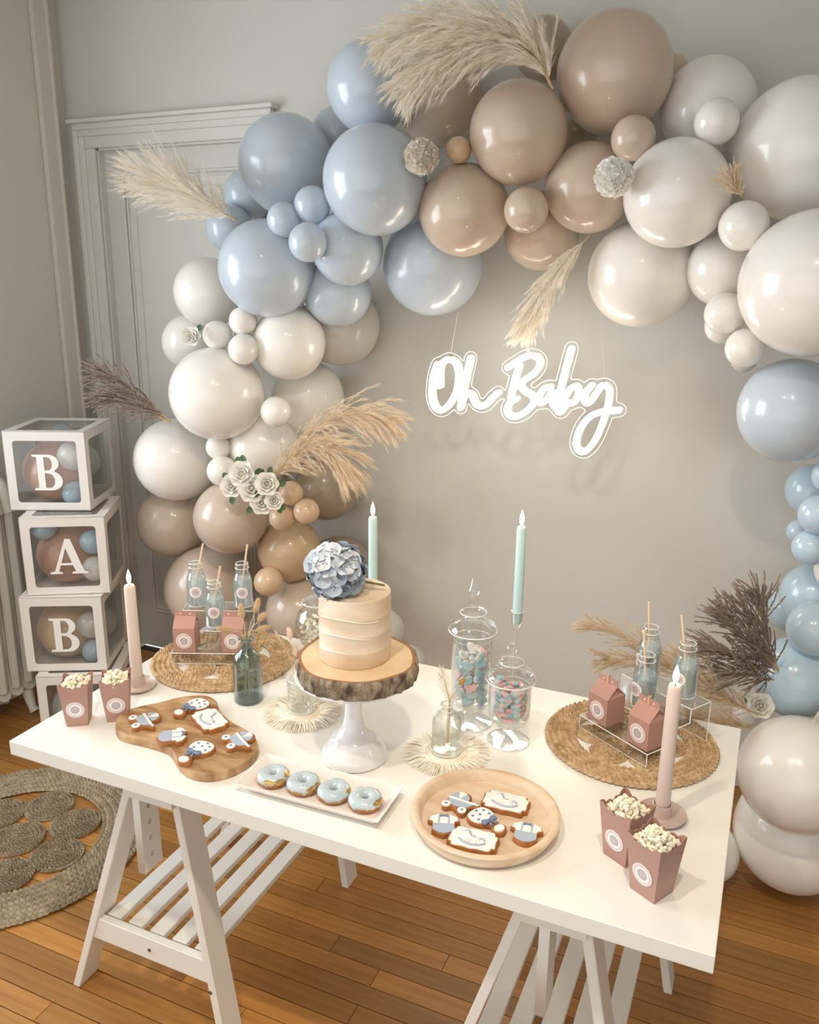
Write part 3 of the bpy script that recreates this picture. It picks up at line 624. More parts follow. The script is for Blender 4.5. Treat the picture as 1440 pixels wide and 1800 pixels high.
carnation('white silk carnation between the taupe and white balloons', (0.285, 1.15, 2.01), 0.05, rose_m, 2)

# ------------------------------------------------------------------ neon sign
SY = 1.50
STROKES = {'letter_o': [[(-0.322, 1.402), (-0.323, 1.458), (-0.312, 1.482), (-0.289, 1.494), (-0.263, 1.479), (-0.254, 1.440), (-0.261, 1.387), (-0.285, 1.342), (-0.314, 1.319), (-0.340, 1.333), (-0.351, 1.376), (-0.346, 1.435), (-0.332, 1.476)]],
 'letter_h': [[(-0.214, 1.501), (-0.222, 1.462), (-0.233, 1.409), (-0.245, 1.333)], [(-0.243, 1.345), (-0.235, 1.369), (-0.220, 1.384), (-0.203, 1.377), (-0.192, 1.353), (-0.174, 1.344), (-0.152, 1.351), (-0.131, 1.376), (-0.113, 1.392)]],
 'letter_capital_b': [[(-0.045, 1.483), (-0.058, 1.435), (-0.070, 1.380)], [(-0.083, 1.476), (-0.049, 1.500), (-0.013, 1.518), (0.016, 1.513), (0.024, 1.493), (0.008, 1.464), (-0.025, 1.439), (-0.039, 1.423), (-0.023, 1.404), (0.004, 1.390), (0.010, 1.369), (-0.012, 1.339), (-0.044, 1.319), (-0.069, 1.320), (-0.080, 1.337), (-0.070, 1.362), (-0.050, 1.375)]],
 'letter_a': [[(0.062, 1.422), (0.042, 1.414), (0.026, 1.389), (0.030, 1.369), (0.052, 1.378), (0.070, 1.409), (0.070, 1.386), (0.077, 1.362), (0.088, 1.368)]],
 'letter_b': [[(0.123, 1.546), (0.107, 1.470), (0.091, 1.388), (0.086, 1.357), (0.100, 1.343), (0.115, 1.364)], [(0.100, 1.350), (0.111, 1.389), (0.130, 1.421), (0.149, 1.428), (0.155, 1.406), (0.143, 1.379), (0.120, 1.372)]],
 'letter_y': [[(0.195, 1.434), (0.178, 1.411), (0.175, 1.385), (0.191, 1.380), (0.213, 1.413), (0.228, 1.436), (0.249, 1.430), (0.253, 1.403), (0.249, 1.363), (0.238, 1.317), (0.220, 1.264), (0.196, 1.228), (0.174, 1.220), (0.158, 1.242), (0.165, 1.285), (0.190, 1.328), (0.226, 1.351), (0.286, 1.362)]]}
sgn = thing('neon_sign', 'glowing white neon script sign reading Oh Baby on clear acrylic', 'neon sign', (0, SY, 1.18))
neon = emission('neon_white', 'fff3e0', 9.5)
allp = []
for nm, strokes in STROKES.items():
    b = MB()
    for s_ in strokes:
        P = catmull([(x, -0.012, z - 1.18) for x, z in s_], 7); allp += [(p.x, p.z) for p in P]
        b.tube(P, 0.0092, 10); b.ell(P[0], (0.0092,) * 3, 8, 6); b.ell(P[-1], (0.0092,) * 3, 8, 6)
    lt_ = b.build(nm, neon, sgn)
    hb_ = MB()
    for s_ in strokes: hb_.tube(catmull([(x, 0.0, z - 1.18) for x, z in s_], 7), 0.0098, 8)
    hb_.build('tube_housing', M('neon_housing', 'f4f2ee', 0.5), lt_)
def contour(pts, dist, step=0.006):
    A = np.array(pts); x0, y0 = A.min(0) - dist - 3 * step; x1, y1 = A.max(0) + dist + 3 * step
    xs = np.arange(x0, x1, step); ys = np.arange(y0, y1, step); G = np.full((len(xs), len(ys)), 9.0)
    for p in A: G = np.minimum(G, np.hypot(xs[:, None] - p[0], ys[None, :] - p[1]))
    G = dist - G; seg = {}
    def ip(i, j, k, l):
        a, b_ = G[i, j], G[k, l]; t = a / (a - b_); return ((i, j, k, l), (xs[i] + (xs[k] - xs[i]) * t, ys[j] + (ys[l] - ys[j]) * t))
    for i in range(len(xs) - 1):
        for j in range(len(ys) - 1):
            cs = [(i, j), (i + 1, j), (i + 1, j + 1), (i, j + 1)]; e = []
            for k in range(4):
                a, b_ = cs[k], cs[(k + 1) % 4]
                if (G[a] > 0) != (G[b_] > 0):
                    e.append((G[a] > 0, ip(*min(a, b_), *max(a, b_))))
            out_ = [q[1] for q in e if q[0]]; in_ = [q[1] for q in e if not q[0]]
            for u, w in zip(out_, in_): seg[u[0]] = (w[0], u[1])
    loops = []
    while seg:
        k0 = next(iter(seg)); L = []; k = k0
        while k in seg: nk, pt = seg.pop(k); L.append(pt); k = nk
        loops.append(L)
    return max(loops, key=len)
out = contour(allp, 0.0225)
for _ in range(2): out = [tuple((np.array(out[i - 1]) + 2 * np.array(out[i]) + np.array(out[(i + 1) % len(out)])) / 4) for i in range(len(out))]
pan = plate('acrylic_panel', [out], 0, 0.004, acr, sgn); pan.rotation_euler = (PI / 2, 0, 0); pan.location = (0, 0.004, 0)
MB().tube([(p[0], -0.0005, p[1]) for p in out], 0.0010, 5, closed=True).build('panel_edge', M('painted_rim_glint', 'f0ece4', 0.2), sgn)  # pale opaque rim: the light a clear edge catches, put into its colour
for x, z, x2 in ((-0.286, 1.514, -0.25), (0.231, 1.456, 0.20)):
    MB().lathe([(0, 0), (0.003, 0), (0.003, 0.012), (0, 0.012)], 10, c=(x, 0.004, z - 1.18 - 0.008), R=face_to((0, -1, 0))).build('stud', M('screw_steel', '8a8780', 0.35, metal=1.0), sgn)
    MB().tube([(x, 0, z - 1.18), (x2, 0.0, 1.74 - 1.18)], 0.0006, 5).build('hanging_wire', M('nylon_wire', 'd8d4c8', 0.3), sgn)
# ------------------------------------------------------------------ stacked letter boxes
def serif(ch):
    if ch == 'B':
        outer = [(0.02, 0), (0.50, 0)] + [(0.50 + 0.30 * math.sin(a), 0.27 - 0.27 * math.cos(a)) for a in np.linspace(0.15, PI - 0.35, 12)] + [(0.48 + 0.25 * math.sin(a), 0.765 - 0.235 * math.cos(a)) for a in np.linspace(0.5, PI, 12)] + [(0.02, 1.0), (0.02, 0.95), (0.14, 0.93), (0.14, 0.07), (0.02, 0.05)]
        h1 = [(0.33, 0.07), (0.45, 0.07)] + [(0.45 + 0.14 * math.sin(a), 0.27 - 0.20 * math.cos(a)) for a in np.linspace(0.2, PI - 0.2, 8)] + [(0.33, 0.49)]
        h2 = [(0.33, 0.56), (0.43, 0.56)] + [(0.43 + 0.12 * math.sin(a), 0.745 - 0.185 * math.cos(a)) for a in np.linspace(0.2, PI - 0.2, 8)] + [(0.33, 0.935)]
        return [outer, h1, h2]
    outer = [(-0.02, 0), (0.30, 0), (0.30, 0.05), (0.21, 0.07), (0.27, 0.25), (0.59, 0.25), (0.655, 0.07), (0.56, 0.05), (0.56, 0), (0.98, 0), (0.98, 0.05), (0.88, 0.07), (0.57, 1.0), (0.43, 1.0), (0.10, 0.07), (-0.02, 0.05)]
    return [outer, [(0.29, 0.31), (0.57, 0.31), (0.43, 0.74)]]
def rrect(x0, y0, x1, y1, r, k=4):
    P = []
    for cx, cy, a0 in ((x1 - r, y1 - r, 0), (x0 + r, y1 - r, PI/2), (x0 + r, y0 + r, PI), (x1 - r, y0 + r, 1.5*PI)):
        for i in range(k + 1): P.append((cx + r * math.cos(a0 + PI/2*i/k), cy + r * math.sin(a0 + PI/2*i/k)))
    return P
S = 0.30
def letter_box(label, front_left, rz, z0, ch, off, inner):
    """front_left: world xy of the front-left bottom corner; local origin there, +x along the front, +y inward"""
    o = thing('letter_box', label, 'box', (front_left[0], front_left[1], z0), rz, 'stack of clear letter boxes')
    fr = [[(0, 0), (S, 0), (S, S), (0, S)], rrect(0.034, 0.03, S - 0.034, S - 0.036, 0.012)]
    for nm, loc, rot in (('front_frame', (0, 0.002, 0), (PI/2, 0, 0)), ('back_frame', (0, S, 0), (PI/2, 0, 0)), ('side_frame', (S - 0.002, 0, 0), (PI/2, 0, PI/2)), ('side_frame', (0, 0, 0), (PI/2, 0, PI/2)), ('top_frame', (0, 0, S - 0.003), (0, 0, 0)), ('bottom_panel', (0, 0, 0.0005), (0, 0, 0))):
        p = plate(nm, fr if nm != 'bottom_panel' else fr[:1], 0, 0.002, card_m, o, smooth=False); p.location = loc; p.rotation_euler = rot
        if nm != 'bottom_panel':
            w = MB().add([(0.03, 0.026, 0.001), (S - 0.03, 0.026, 0.001), (S - 0.03, S - 0.03, 0.001), (0.03, S - 0.03, 0.001)], [(0, 1, 2, 3)]).build('film_window', film_m, p, smooth=False)
    if ch:
        lh = 0.135
        lt = plate('letter_' + ch.lower(), [[(x * lh, y_ * lh) for x, y_ in L] for L in serif(ch)], 0, 0.0015, M('letter_card', 'f6f3ee', 0.6), o, smooth=False)
        lt.rotation_euler = (PI/2, 0, 0); lt.location = (off[0], -0.0006, off[1])
    Rz = Matrix.Rotation(rz, 3, 'Z')
    for x, y_, z, r, c, lab in inner:
        p = Rz @ Vector((x, y_, z)); balloon(front_left[0] + p.x, front_left[1] + p.y, z0 + p.z, r, c, lab, (0.1, 0.9, -0.3), 'balloons inside the letter boxes')
letter_box('topmost clear letter box, showing a white letter B', (-1.844, 0.996), math.radians(25), 0.903, 'B', (0.098, 0.078), [
    (0.125, 0.135, 0.122, 0.115, 'o', 'peach balloon behind the topmost letter B'), (0.225, 0.07, 0.195, 0.057, 'w', 'small white balloon at the upper right inside the topmost box'), (0.225, 0.055, 0.052, 0.047, 'l', 'small blue balloon low in the topmost box'), (0.20, 0.23, 0.14, 0.066, 'g', 'grey-white balloon seen through the topmost box side'), (0.13, 0.225, 0.235, 0.054, 'l', 'pale balloon at the upper back of the topmost box')])
letter_box('clear letter box with a white letter A, second of the stack', (-1.733, 0.93), math.radians(31), 0.602, 'A', (0.095, 0.082), [
    (0.122, 0.135, 0.120, 0.113, 'o', 'peach balloon behind the letter A'), (0.065, 0.06, 0.245, 0.046, 'l', 'small pale balloon at the upper left inside the letter A box'), (0.235, 0.06, 0.185, 0.046, 'l', 'small blue balloon beside the letter A'), (0.235, 0.065, 0.078, 0.048, 'w', 'small white balloon low beside the letter A'), (0.21, 0.22, 0.225, 0.06, 'c', 'tan balloon at the back of the letter A box')])
letter_box('clear letter box with a white letter B, third from the top', (-1.75, 0.903), math.radians(27.5), 0.301, 'B', (0.098, 0.08), [
    (0.12, 0.135, 0.12, 0.113, 'p', 'tan balloon behind the lower letter B'), (0.232, 0.07, 0.16, 0.054, 'g', 'small grey-white balloon beside the lower letter B'), (0.235, 0.065, 0.055, 0.045, 'l', 'small blue balloon low beside the lower letter B'), (0.20, 0.17, 0.245, 0.05, 'l', 'pale blue balloon at the top of the third box'), (0.225, 0.215, 0.11, 0.06, 'g', 'grey balloon at the back of the third box')])
letter_box('lowest letter box of the stack, mostly behind the table', (-1.688, 0.884), math.radians(29), 0.0, None, None, [
    (0.11, 0.12, 0.115, 0.10, 'g', 'grey-white balloon inside the lowest box')])

# ------------------------------------------------------------------ candles
pinkc = M('candle_pink', 'd9c6bd', 0.45, sss=0.3); bluec = M('candle_blue', 'c0d9d8', 0.45, sss=0.3); dishm = M('ceramic_blush', 'c9b3a9', 0.25, coat=0.4)
flame_m = emission('flame', 'ffe2b0', 7.0); wick_m = M('wick', '2a2018', 0.9)
def candle(label, x, y_, z, z1, r, mat, lean=(0, 0), glow=1.0):
    o = thing('taper_candle', label, 'candle', (x, y_, z), group='lit taper candles'); h = z1 - z
    q = MB().lathe([(0, 0), (r * 0.85, 0), (r, 0.02), (r * 0.92, h - 0.006), (r * 0.75, h), (r * 0.4, h - 0.003), (0, h - 0.004)], 24).build('wax', mat, o)
    MB().tube([(0, 0, h - 0.005), (0.0005, 0, h + 0.005), (0.001, 0, h + 0.009)], 0.0008, 6).build('wick', wick_m, o)
    MB().lathe([(0, h + 0.002)] + [(0.0056 * math.sin(PI * u ** 0.75) ** 0.9, h + 0.002 + 0.038 * u) for u in np.linspace(0.06, 0.94, 16)] + [(0, h + 0.041)], 16).build('flame', flame_m, o, ang=120)
    d = bpy.data.lights.new('candle_glow', 'POINT'); d.energy = 0.35 * glow; d.color = (1.0, 0.62, 0.28); d.shadow_soft_size = 0.012
    lo = bpy.data.objects.new('candle_glow', d); col.objects.link(lo); lo.parent = o; lo.location = (0, 0, h + 0.05)
def dish(label, x, y_):
    o = thing('candle_holder', label, 'candle holder', (x, y_, H), group='blush ceramic candle dishes')
    MB().lathe([(0, 0.0), (0.03, 0.0), (0.044, 0.006), (0.047, 0.012), (0.0455, 0.0125), (0.040, 0.008), (0.026, 0.005), (0.02, 0.008), (0.0185, 0.030), (0.0165, 0.031), (0.0155, 0.028), (0.0155, 0.007), (0, 0.007)], 40).build('saucer', dishm, o)
    MB().torus((0, 0, 0.030), 0.0172, 0.0016, 28, 8).build('socket_rim', dishm, o)
dish('blush ceramic candle dish behind the two left popcorn boxes', -0.664, 0.321); candle('lit pink taper candle beside the letter boxes', -0.664, 0.321, H + 0.0075, 1.022, 0.0148, pinkc)
dish('blush ceramic candle dish behind the two right popcorn boxes', 0.625, 0.326); candle('lit pink taper candle in front of the right jute mat', 0.625, 0.326, H + 0.0075, 1.03, 0.0140, pinkc)
def glass_holder(label, x, y_, h):
    o = thing('glass_candlestick', label, 'candle holder', (x, y_, H), group='clear glass candlesticks')
    MB().lathe([(0, 0.001), (0.034, 0.001), (0.036, 0.005), (0.012, 0.010), (0.007, 0.02), (0.006, h - 0.05), (0.010, h - 0.038), (0.0135, h - 0.034), (0.0145, h), (0.0155, h + 0.001), (0.0130, h), (0.0125, h - 0.030), (0, h - 0.031)], 28).build('stick', clear, o)
    MB().torus((0, 0, h), 0.0145, 0.0009, 28, 6).build('lip', M('glass_lip', 'eef4f3', 0.1, coat=1.0), o)
glass_holder('clear glass candlestick behind the cake', -0.185, 0.70, 0.17); candle('lit blue taper candle right behind the cake', -0.185, 0.70, H + 0.14, 1.158, 0.0125, bluec)
glass_holder('clear glass candlestick behind the candy jars', 0.222, 0.665, 0.235); candle('lit blue taper candle behind the candy jars', 0.222, 0.665, H + 0.205, 1.194, 0.0122, bluec)

# ------------------------------------------------------------------ cake on its stand
SX, SYY = -0.020, 0.272
stand = thing('cake_stand', 'glossy white pedestal cake stand under the wood slice', 'cake stand', (SX, SYY, H))
enam = M('stand_enamel', 'eceaea', 0.12, coat=0.8)
MB().lathe([(0, 0.0), (0.070, 0.0), (0.0735, 0.003), (0.073, 0.010), (0.066, 0.022), (0.056, 0.036), (0.050, 0.046), (0.0485, 0.050), (0.045, 0.052), (0.036, 0.060), (0.026, 0.074), (0.0205, 0.095), (0.019, 0.122), (0.0195, 0.138), (0.0225, 0.142), (0.0235, 0.150), (0.022, 0.156), (0.019, 0.159), (0.019, 0.178), (0.03, 0.183), (0, 0.184)], 56).build('pedestal', enam, stand)
MB().lathe([(0, 0.182), (0.03, 0.183), (0.105, 0.186), (0.121, 0.190), (0.126, 0.1965), (0.123, 0.1985), (0.10, 0.1975), (0, 0.1975)], 64).build('plate', enam, stand)
ZS = H + 0.1985
sl = thing('wood_slice', 'round wood slice with rough bark edge on the cake stand', 'wood slice', (SX + 0.006, SYY + 0.003, ZS)); sl.scale = (1.04, 1.04, 1.0)
woodtop = M('slice_wood', 'e3cba9', 0.6, noise=(14, 4, 0.35, 0.7), c2='d6b68d')
bark = M('bark', 'a8967f', 0.95, noise=(42, 6, 0.38, 0.62), c2='5d4e3f', bump=(60, 1.0, 0.02), stretch=(1, 1, 0.55))
rn = random.Random(3); ph = [rn.uniform(0, 6) for _ in range(12)]
def rim(a): return 1 + 0.025 * math.sin(3*a + ph[0]) + 0.03 * math.sin(2*a + ph[1]) + 0.012 * math.sin(7*a + ph[2])
N = 160
def jag(a, z): return rim(a) * (1 + 0.012 * math.sin(23*a + ph[3] + z*40) + 0.010 * math.sin(41*a + ph[4] - z*90) + 0.006 * math.sin(67*a + z*150))
MB().lathe([(0, 0.001), (0.117, 0.001), (0.119, 0.038), (0.117, 0.040), (0, 0.040)], N, mod=lambda a, z: rim(a)).build('heartwood', woodtop, sl)
MB().lathe([(0.110, 0.0005), (0.1225, 0.001), (0.1245, 0.007), (0.1255, 0.013), (0.1265, 0.019), (0.127, 0.025), (0.127, 0.031), (0.1255, 0.037), (0.1225, 0.0405), (0.1195, 0.0408), (0.1175, 0.0395)], N, mod=jag).build('bark', bark, sl, ang=25)
MB().lathe([(0.1155, 0.0404), (0.119, 0.0412), (0.1215, 0.0408)], N, mod=lambda a, z: rim(a)).build('inner_bark', M('inner_bark', 'a06f4c', 0.85), sl)
ZC = ZS + 0.0405
cake = thing('cake', 'beige semi-naked round cake with a blue hydrangea on top', 'cake', (SX + 0.002, SYY + 0.004, ZC))
frost = M('buttercream', 'ebdac6', 0.6, noise=(9, 4, 0.38, 0.66), c2='d8bc9b', stretch=(1, 1, 2.2), bump=(25, 0.15, 0.003))
prof = [(0, 0), (0.0735, 0.0), (0.075, 0.002)]
for zz in (0.034, 0.070, 0.106): prof += [(0.0752, zz - 0.003), (0.0757, zz - 0.0012), (0.0757, zz + 0.0012), (0.0751, zz + 0.003)]
prof += [(0.075, 0.141), (0.0745, 0.1455), (0.0735, 0.1462), (0.072, 0.1452), (0, 0.1452)]
MB().lathe(prof, 72).build('frosting', frost, cake)
for zz, a0, a1 in ((0.106, 3.5, 5.9), (0.070, 3.3, 5.6), (0.034, 3.7, 5.0)):      # pale spatula ridges
    MB().tube([(0.0757 * math.cos(a), 0.0757 * math.sin(a), zz - 0.002 + 0.004 * math.sin(a * 3)) for a in np.linspace(a0, a1, 30)], lambda t: 0.0006 + 0.0007 * math.sin(PI * t), 5).build('ridge', M('ridge_cream', 'f3e8d8', 0.6), cake)
hyd = thing('hydrangea', 'dusty blue silk hydrangea head lying on the cake', 'flower', (SX - 0.028, SYY - 0.018, ZC + 0.19))
hyd.scale = (1.13, 1.13, 1.13)
hm = [M('hydrangea_blue', 'bfc7cf', 0.65, sss=0.1, noise=(40, 2, 0.35, 0.65), c2='aab4bf'), M('hydrangea_pale', 'dde0e4', 0.65, sss=0.1, noise=(40, 2, 0.35, 0.65), c2='c6cdd4'), M('hydrangea_deep', 'a4aebb', 0.65, noise=(40, 2, 0.35, 0.65), c2='929eae')]
fl = []
for k in range(3):
    b = MB(); vs, fs = petal(0.0122, 0.0165, 0.32, 0.25)
    for j in range(4):
        Rm = Matrix.Rotation(j * PI / 2 + 0.1, 4, 'Z'); b.add([Rm @ (Vector(p) + Vector((0, 0.0015, 0))) for p in vs], fs)
    b.ell((0, 0, 0.002), (0.0018, 0.0018, 0.0015), 6, 4); fl.append(b.mesh('floret', hm[k], ang=80))
MB().ell((0, 0, 0), (0.044, 0.044, 0.036), 20, 12).build('core', hm[2], hyd)
rn = random.Random(12); NF = 74
for k in range(NF):
    z = 1 - 2 * (k + 0.5) / NF; a = k * 2.39996; d = Vector((math.sqrt(1 - z*z) * math.cos(a), math.sqrt(1 - z*z) * math.sin(a), z))
    if 0.19 + d.z * 0.05 < 0.148: continue
    rr = rn.uniform(0.9, 1.1); q = link('floret', fl[1 if d.z > 0.35 and rn.random() < 0.6 else rn.choice((0, 0, 2))], hyd, (d.x * 0.046 * rr, d.y * 0.046 * rr, d.z * 0.042 * rr))
    q.rotation_euler = ((d + Vector((rn.uniform(-.35, .35), rn.uniform(-.35, .35), rn.uniform(-.2, .35)))).to_track_quat('Z', 'Y') @ Euler((0, 0, rn.uniform(0, 6))).to_quaternion()).to_euler()
    s_ = rn.uniform(0.9, 1.2); q.scale = (s_, s_, s_)
MB().tube([(0.03, 0.02, -0.02), (0.062, 0.034, -0.026), (0.078, 0.040, -0.029)], 0.0022, 8).build('stem', M('stem_green', '6e6b3a', 0.7), hyd)
# ------------------------------------------------------------------ popcorn
corn_m = M('popcorn', 'fef9e8', 0.75, noise=(160, 3, 0.45, 0.75), c2='f7e8ba', bump=(200, 0.4, 0.002))
corn_d = M('popcorn_hull', 'b5803c', 0.6)
corn = []
for v_ in range(6):
    rn = random.Random(50 + v_); b = MB()
    for k in range(6):
        d = Vector((rn.uniform(-1, 1), rn.uniform(-1, 1), rn.uniform(-0.6, 1))).normalized() * rn.uniform(0.35, 0.62)
        s_ = rn.uniform(0.38, 0.6); b.ell(d, (s_, s_ * rn.uniform(0.75, 1), s_ * rn.uniform(0.7, 1)), 9, 6)
    n0 = len(b.f); b.ell((rn.uniform(-0.4, 0.4), rn.uniform(-0.4, 0.4), 0.62), (0.16, 0.16, 0.12), 6, 4)
    me = b.mesh('popcorn', corn_m, ang=80); me.materials.append(corn_d)
    for p in me.polygons:
        if p.index >= n0: p.material_index = 1
    corn.append(me)
def kernel(x, y_, z, r, rn, label, group):
    o = link('popcorn', corn[rn.randrange(6)], None, (x, y_, z), (rn.uniform(-1.2, 1.2), rn.uniform(-1.2, 1.2), rn.uniform(0, 6)), (r, r, r)); tag(o, label, 'popcorn', group)
rose_card = M('rose_card', 'b08a7e', 0.6, bump=(300, 0.05, 0.001)); rose_in = M('rose_card_inside', 'd9c0b4', 0.7)
st_w = M('sticker_white', 'f2eeee', 0.5); st_p = M('sticker_pink', 'd9c4c4', 0.5); st_g = M('sticker_grey', 'b9aeb2', 0.5); st_l = M('sticker_print', 'd2c9cb', 0.5)
def sticker(parent, mat4, r):
    for nm, r0, r1, m_, z in (('sticker', 0, r, st_w, 0.0004), ('sticker_ring', r * 0.70, r * 0.88, st_p, 0.0006), ('sticker_ring', r * 0.93, r * 0.97, st_p, 0.0006), ('sticker_centre', 0, r * 0.5, st_g, 0.0007)):
        L = [circ(0, 0, r1, 36)] + ([circ(0, 0, r0, 36)] if r0 else [])
        p = plate(nm, L, 0, z, m_, parent, smooth=False); p.matrix_local = mat4
    p = MB()
    for k, (hw, yy) in enumerate(((0.5, 0.25), (0.72, 0.0), (0.5, -0.25))): p.tube([(r * 0.42 * hw * u, r * (yy * 0.8 + 0.05 * math.sin(u * 9 + k)), 0.0007) for u in np.linspace(-1, 1, 14)], r * 0.022, 4)
    p.build('sticker_print', st_l, parent).matrix_local = mat4
def popcorn_box(label, x, y_, rz, clabel, seed, b0=0.0245, t0=0.034, h=0.09):
    o = thing('popcorn_box', label, 'popcorn box', (x, y_, H), rz, 'rose card popcorn boxes')
    rn = random.Random(seed); ns = 4
    for k in range(4):
        vs = []; n = 33
        for i in range(n):
            u = -1 + 2 * i / (n - 1); e = abs(math.sin(u * PI * ns / 2 + (0 if ns % 2 == 0 else PI / 2)))
            hh = h - 0.010 * (1 - abs(u) ** 2) * 0.9 + 0.0045 * e + 0.003 * abs(u)
            f_ = hh / h; w = b0 + (t0 - b0) * f_
            vs.append((u * b0, -b0, 0)); vs.append((u * w, -w, hh))
        fs = [(2*i, 2*i + 2, 2*i + 3, 2*i + 1) for i in range(n - 1)]
        pn = MB().add(vs, fs).build('panel', rose_card, o, smooth=False); pn.rotation_euler = (0, 0, k * PI / 2)
        sd = pn.modifiers.new('t', 'SOLIDIFY'); sd.thickness = 0.0007; sd.offset = -1
    MB().box((0, 0, 0.0006), (2 * b0 - 0.001, 2 * b0 - 0.001, 0.001)).build('base', rose_card, o, smooth=False)
    til = math.atan2(t0 - b0, h)
    ym = b0 + (t0 - b0) * 0.42
    sticker(o, Matrix.Translation((0, -ym - 0.0006, h * 0.42)) @ Matrix.Rotation(PI / 2 + til, 4, 'X'), 0.0205)
    Rz = Matrix.Rotation(rz, 3, 'Z')
    for lay in range(3):
        for i in range(5):
            for j in range(5):
                w = t0 * 0.80
                px_ = (i - 2) / 2 * w * 0.86 + rn.uniform(-0.002, 0.002); py_ = (j - 2) / 2 * w * 0.86 + rn.uniform(-0.002, 0.002)
                if lay == 2 and max(abs(i - 2), abs(j - 2)) > 1: continue
                z = h - 0.012 + lay * 0.0085 + rn.uniform(-0.002, 0.002) - 0.0022 * max(abs(i - 2), abs(j - 2)) * (lay > 0)
                p = Rz @ Vector((px_, py_, 0)); kernel(x + p.x, y_ + p.y, H + z, rn.uniform(0.0066, 0.0086), rn, clabel, clabel)
popcorn_box('rose popcorn box nearest the table corner by the letter boxes', -0.672, 0.132, math.radians(33), 'popped corn heaped in the box nearest the letter boxes', 1, 0.0235, 0.033, 0.106)
popcorn_box('rose popcorn box in front of the left pink candle', -0.603, 0.186, math.radians(36), 'popped corn heaped in the box before the left candle', 2, 0.0235, 0.033, 0.106)
popcorn_box('rose popcorn box standing against the right candle dish', 0.577, 0.181, math.radians(-30), 'popped corn heaped in the box against the right candle dish', 3, 0.0248, 0.0345, 0.106)
popcorn_box('rose popcorn box nearest the viewer on the right', 0.637, 0.110, math.radians(-30), 'popped corn heaped in the foremost right box', 4, 0.025, 0.035, 0.108)

# ------------------------------------------------------------------ apothecary jars with sweets
glip = M('glass_lip', 'eef4f3', 0.1, coat=1.0)
def apothecary(name, label, x, y_, bowl, lid, rims):
    o = thing(name, label, 'jar', (x, y_, H), group='clear glass lidded jars')
    MB().lathe(bowl, 44).build('bowl', clear, o)
    l = MB().lathe(lid, 44).build('lid', clear, o)
    for z, r, q in rims: MB().torus((0, 0, z), r, q, 44, 6).build('glass_rim', glip, o)
    return o
JT = (0.161, 0.515); JS = (0.268, 0.472)
apothecary('candy_jar', 'tall clear glass jar of blue heart sweets with pointed lid', *JT,
    [(0, 0.001), (0.050, 0.001), (0.0515, 0.004), (0.03, 0.009), (0.014, 0.014), (0.012, 0.020), (0.018, 0.027), (0.014, 0.034), (0.022, 0.039), (0.042, 0.046), (0.0475, 0.060), (0.0475, 0.225), (0.0465, 0.235), (0.0455, 0.225), (0.0455, 0.061), (0.040, 0.049), (0, 0.044)],
    [(0.050, 0.232), (0.056, 0.237), (0.054, 0.246), (0.042, 0.257), (0.026, 0.264), (0.022, 0.270), (0.030, 0.276), (0.031, 0.282), (0.026, 0.288), (0.012, 0.292), (0.0105, 0.300), (0.0105, 0.318), (0.014, 0.324), (0.0145, 0.331), (0.0115, 0.337), (0.0085, 0.344), (0.0075, 0.353), (0.004, 0.362), (0, 0.365)],
    [(0.0015, 0.0505, 0.001), (0.235, 0.0555, 0.0013), (0.215, 0.044, 0.0007), (0.278, 0.0305, 0.001)])
apothecary('candy_jar', 'short clear glass jar of pink and blue gummy bottles', *JS,
    [(0, 0.001), (0.047, 0.001), (0.0485, 0.004), (0.03, 0.008), (0.013, 0.012), (0.011, 0.016), (0.015, 0.022), (0.015, 0.028), (0.012, 0.034), (0.025, 0.040), (0.040, 0.050), (0.0465, 0.066), (0.0475, 0.085), (0.0475, 0.145), (0.0465, 0.155), (0.0455, 0.145), (0.0455, 0.086), (0.044, 0.067), (0.036, 0.052), (0, 0.046)],
    [(0.050, 0.152), (0.056, 0.157), (0.054, 0.166), (0.042, 0.177), (0.026, 0.184), (0.027, 0.192), (0.028, 0.197), (0.024, 0.203), (0.010, 0.208), (0.009, 0.214), (0.0135, 0.219), (0.0145, 0.227), (0.0115, 0.235), (0.005, 0.239), (0, 0.240)],
    [(0.0015, 0.0475, 0.001), (0.155, 0.0555, 0.0013), (0.138, 0.044, 0.0007), (0.195, 0.0275, 0.001)])
sug = (240, 0.5, 0.001)
c_blue = M('gummy_blue', 'a6cbd3', 0.8, bump=sug, sss=0.2); c_white = M('gummy_white', 'eae6df', 0.8, bump=sug); c_pink = M('gummy_pink', 'efb3b2', 0.8, bump=sug, sss=0.2)
def heart_pts(s_): return [(s_ * 0.062 * 16 * math.sin(t) ** 3, s_ * 0.062 * (13 * math.cos(t) - 5 * math.cos(2*t) - 2 * math.cos(3*t) - math.cos(4*t))) for t in np.linspace(0, 2*PI, 22)[:-1]]
hm1 = plate('heart_top', [heart_pts(0.0150)], 0, 0.006, c_blue, None, 0.0015); hm2 = plate('heart_base', [heart_pts(0.0153)], -0.006, 0, c_white, None, 0.0012); hm3 = plate('heart_top', [heart_pts(0.0150)], 0, 0.006, c_pink, None, 0.0015)
h_me = (hm1.data, hm2.data, hm3.data)
for q in (hm1, hm2, hm3): bpy.data.objects.remove(q)
def pack(n, R, z0, dz, rn, per):
    P = []; z = z0; k = 0
    while len(P) < n:
        cnt = per + (k % 2); ph_ = rn.uniform(0, 6)
        for i in range(cnt): P.append((R * math.cos(ph_ + 2*PI*i/cnt), R * math.sin(ph_ + 2*PI*i/cnt), z + rn.uniform(-0.003, 0.003)))
        P.append((rn.uniform(-.006, .006), rn.uniform(-.006, .006), z)); z += dz; k += 1
    return P[:n]
rn = random.Random(77)
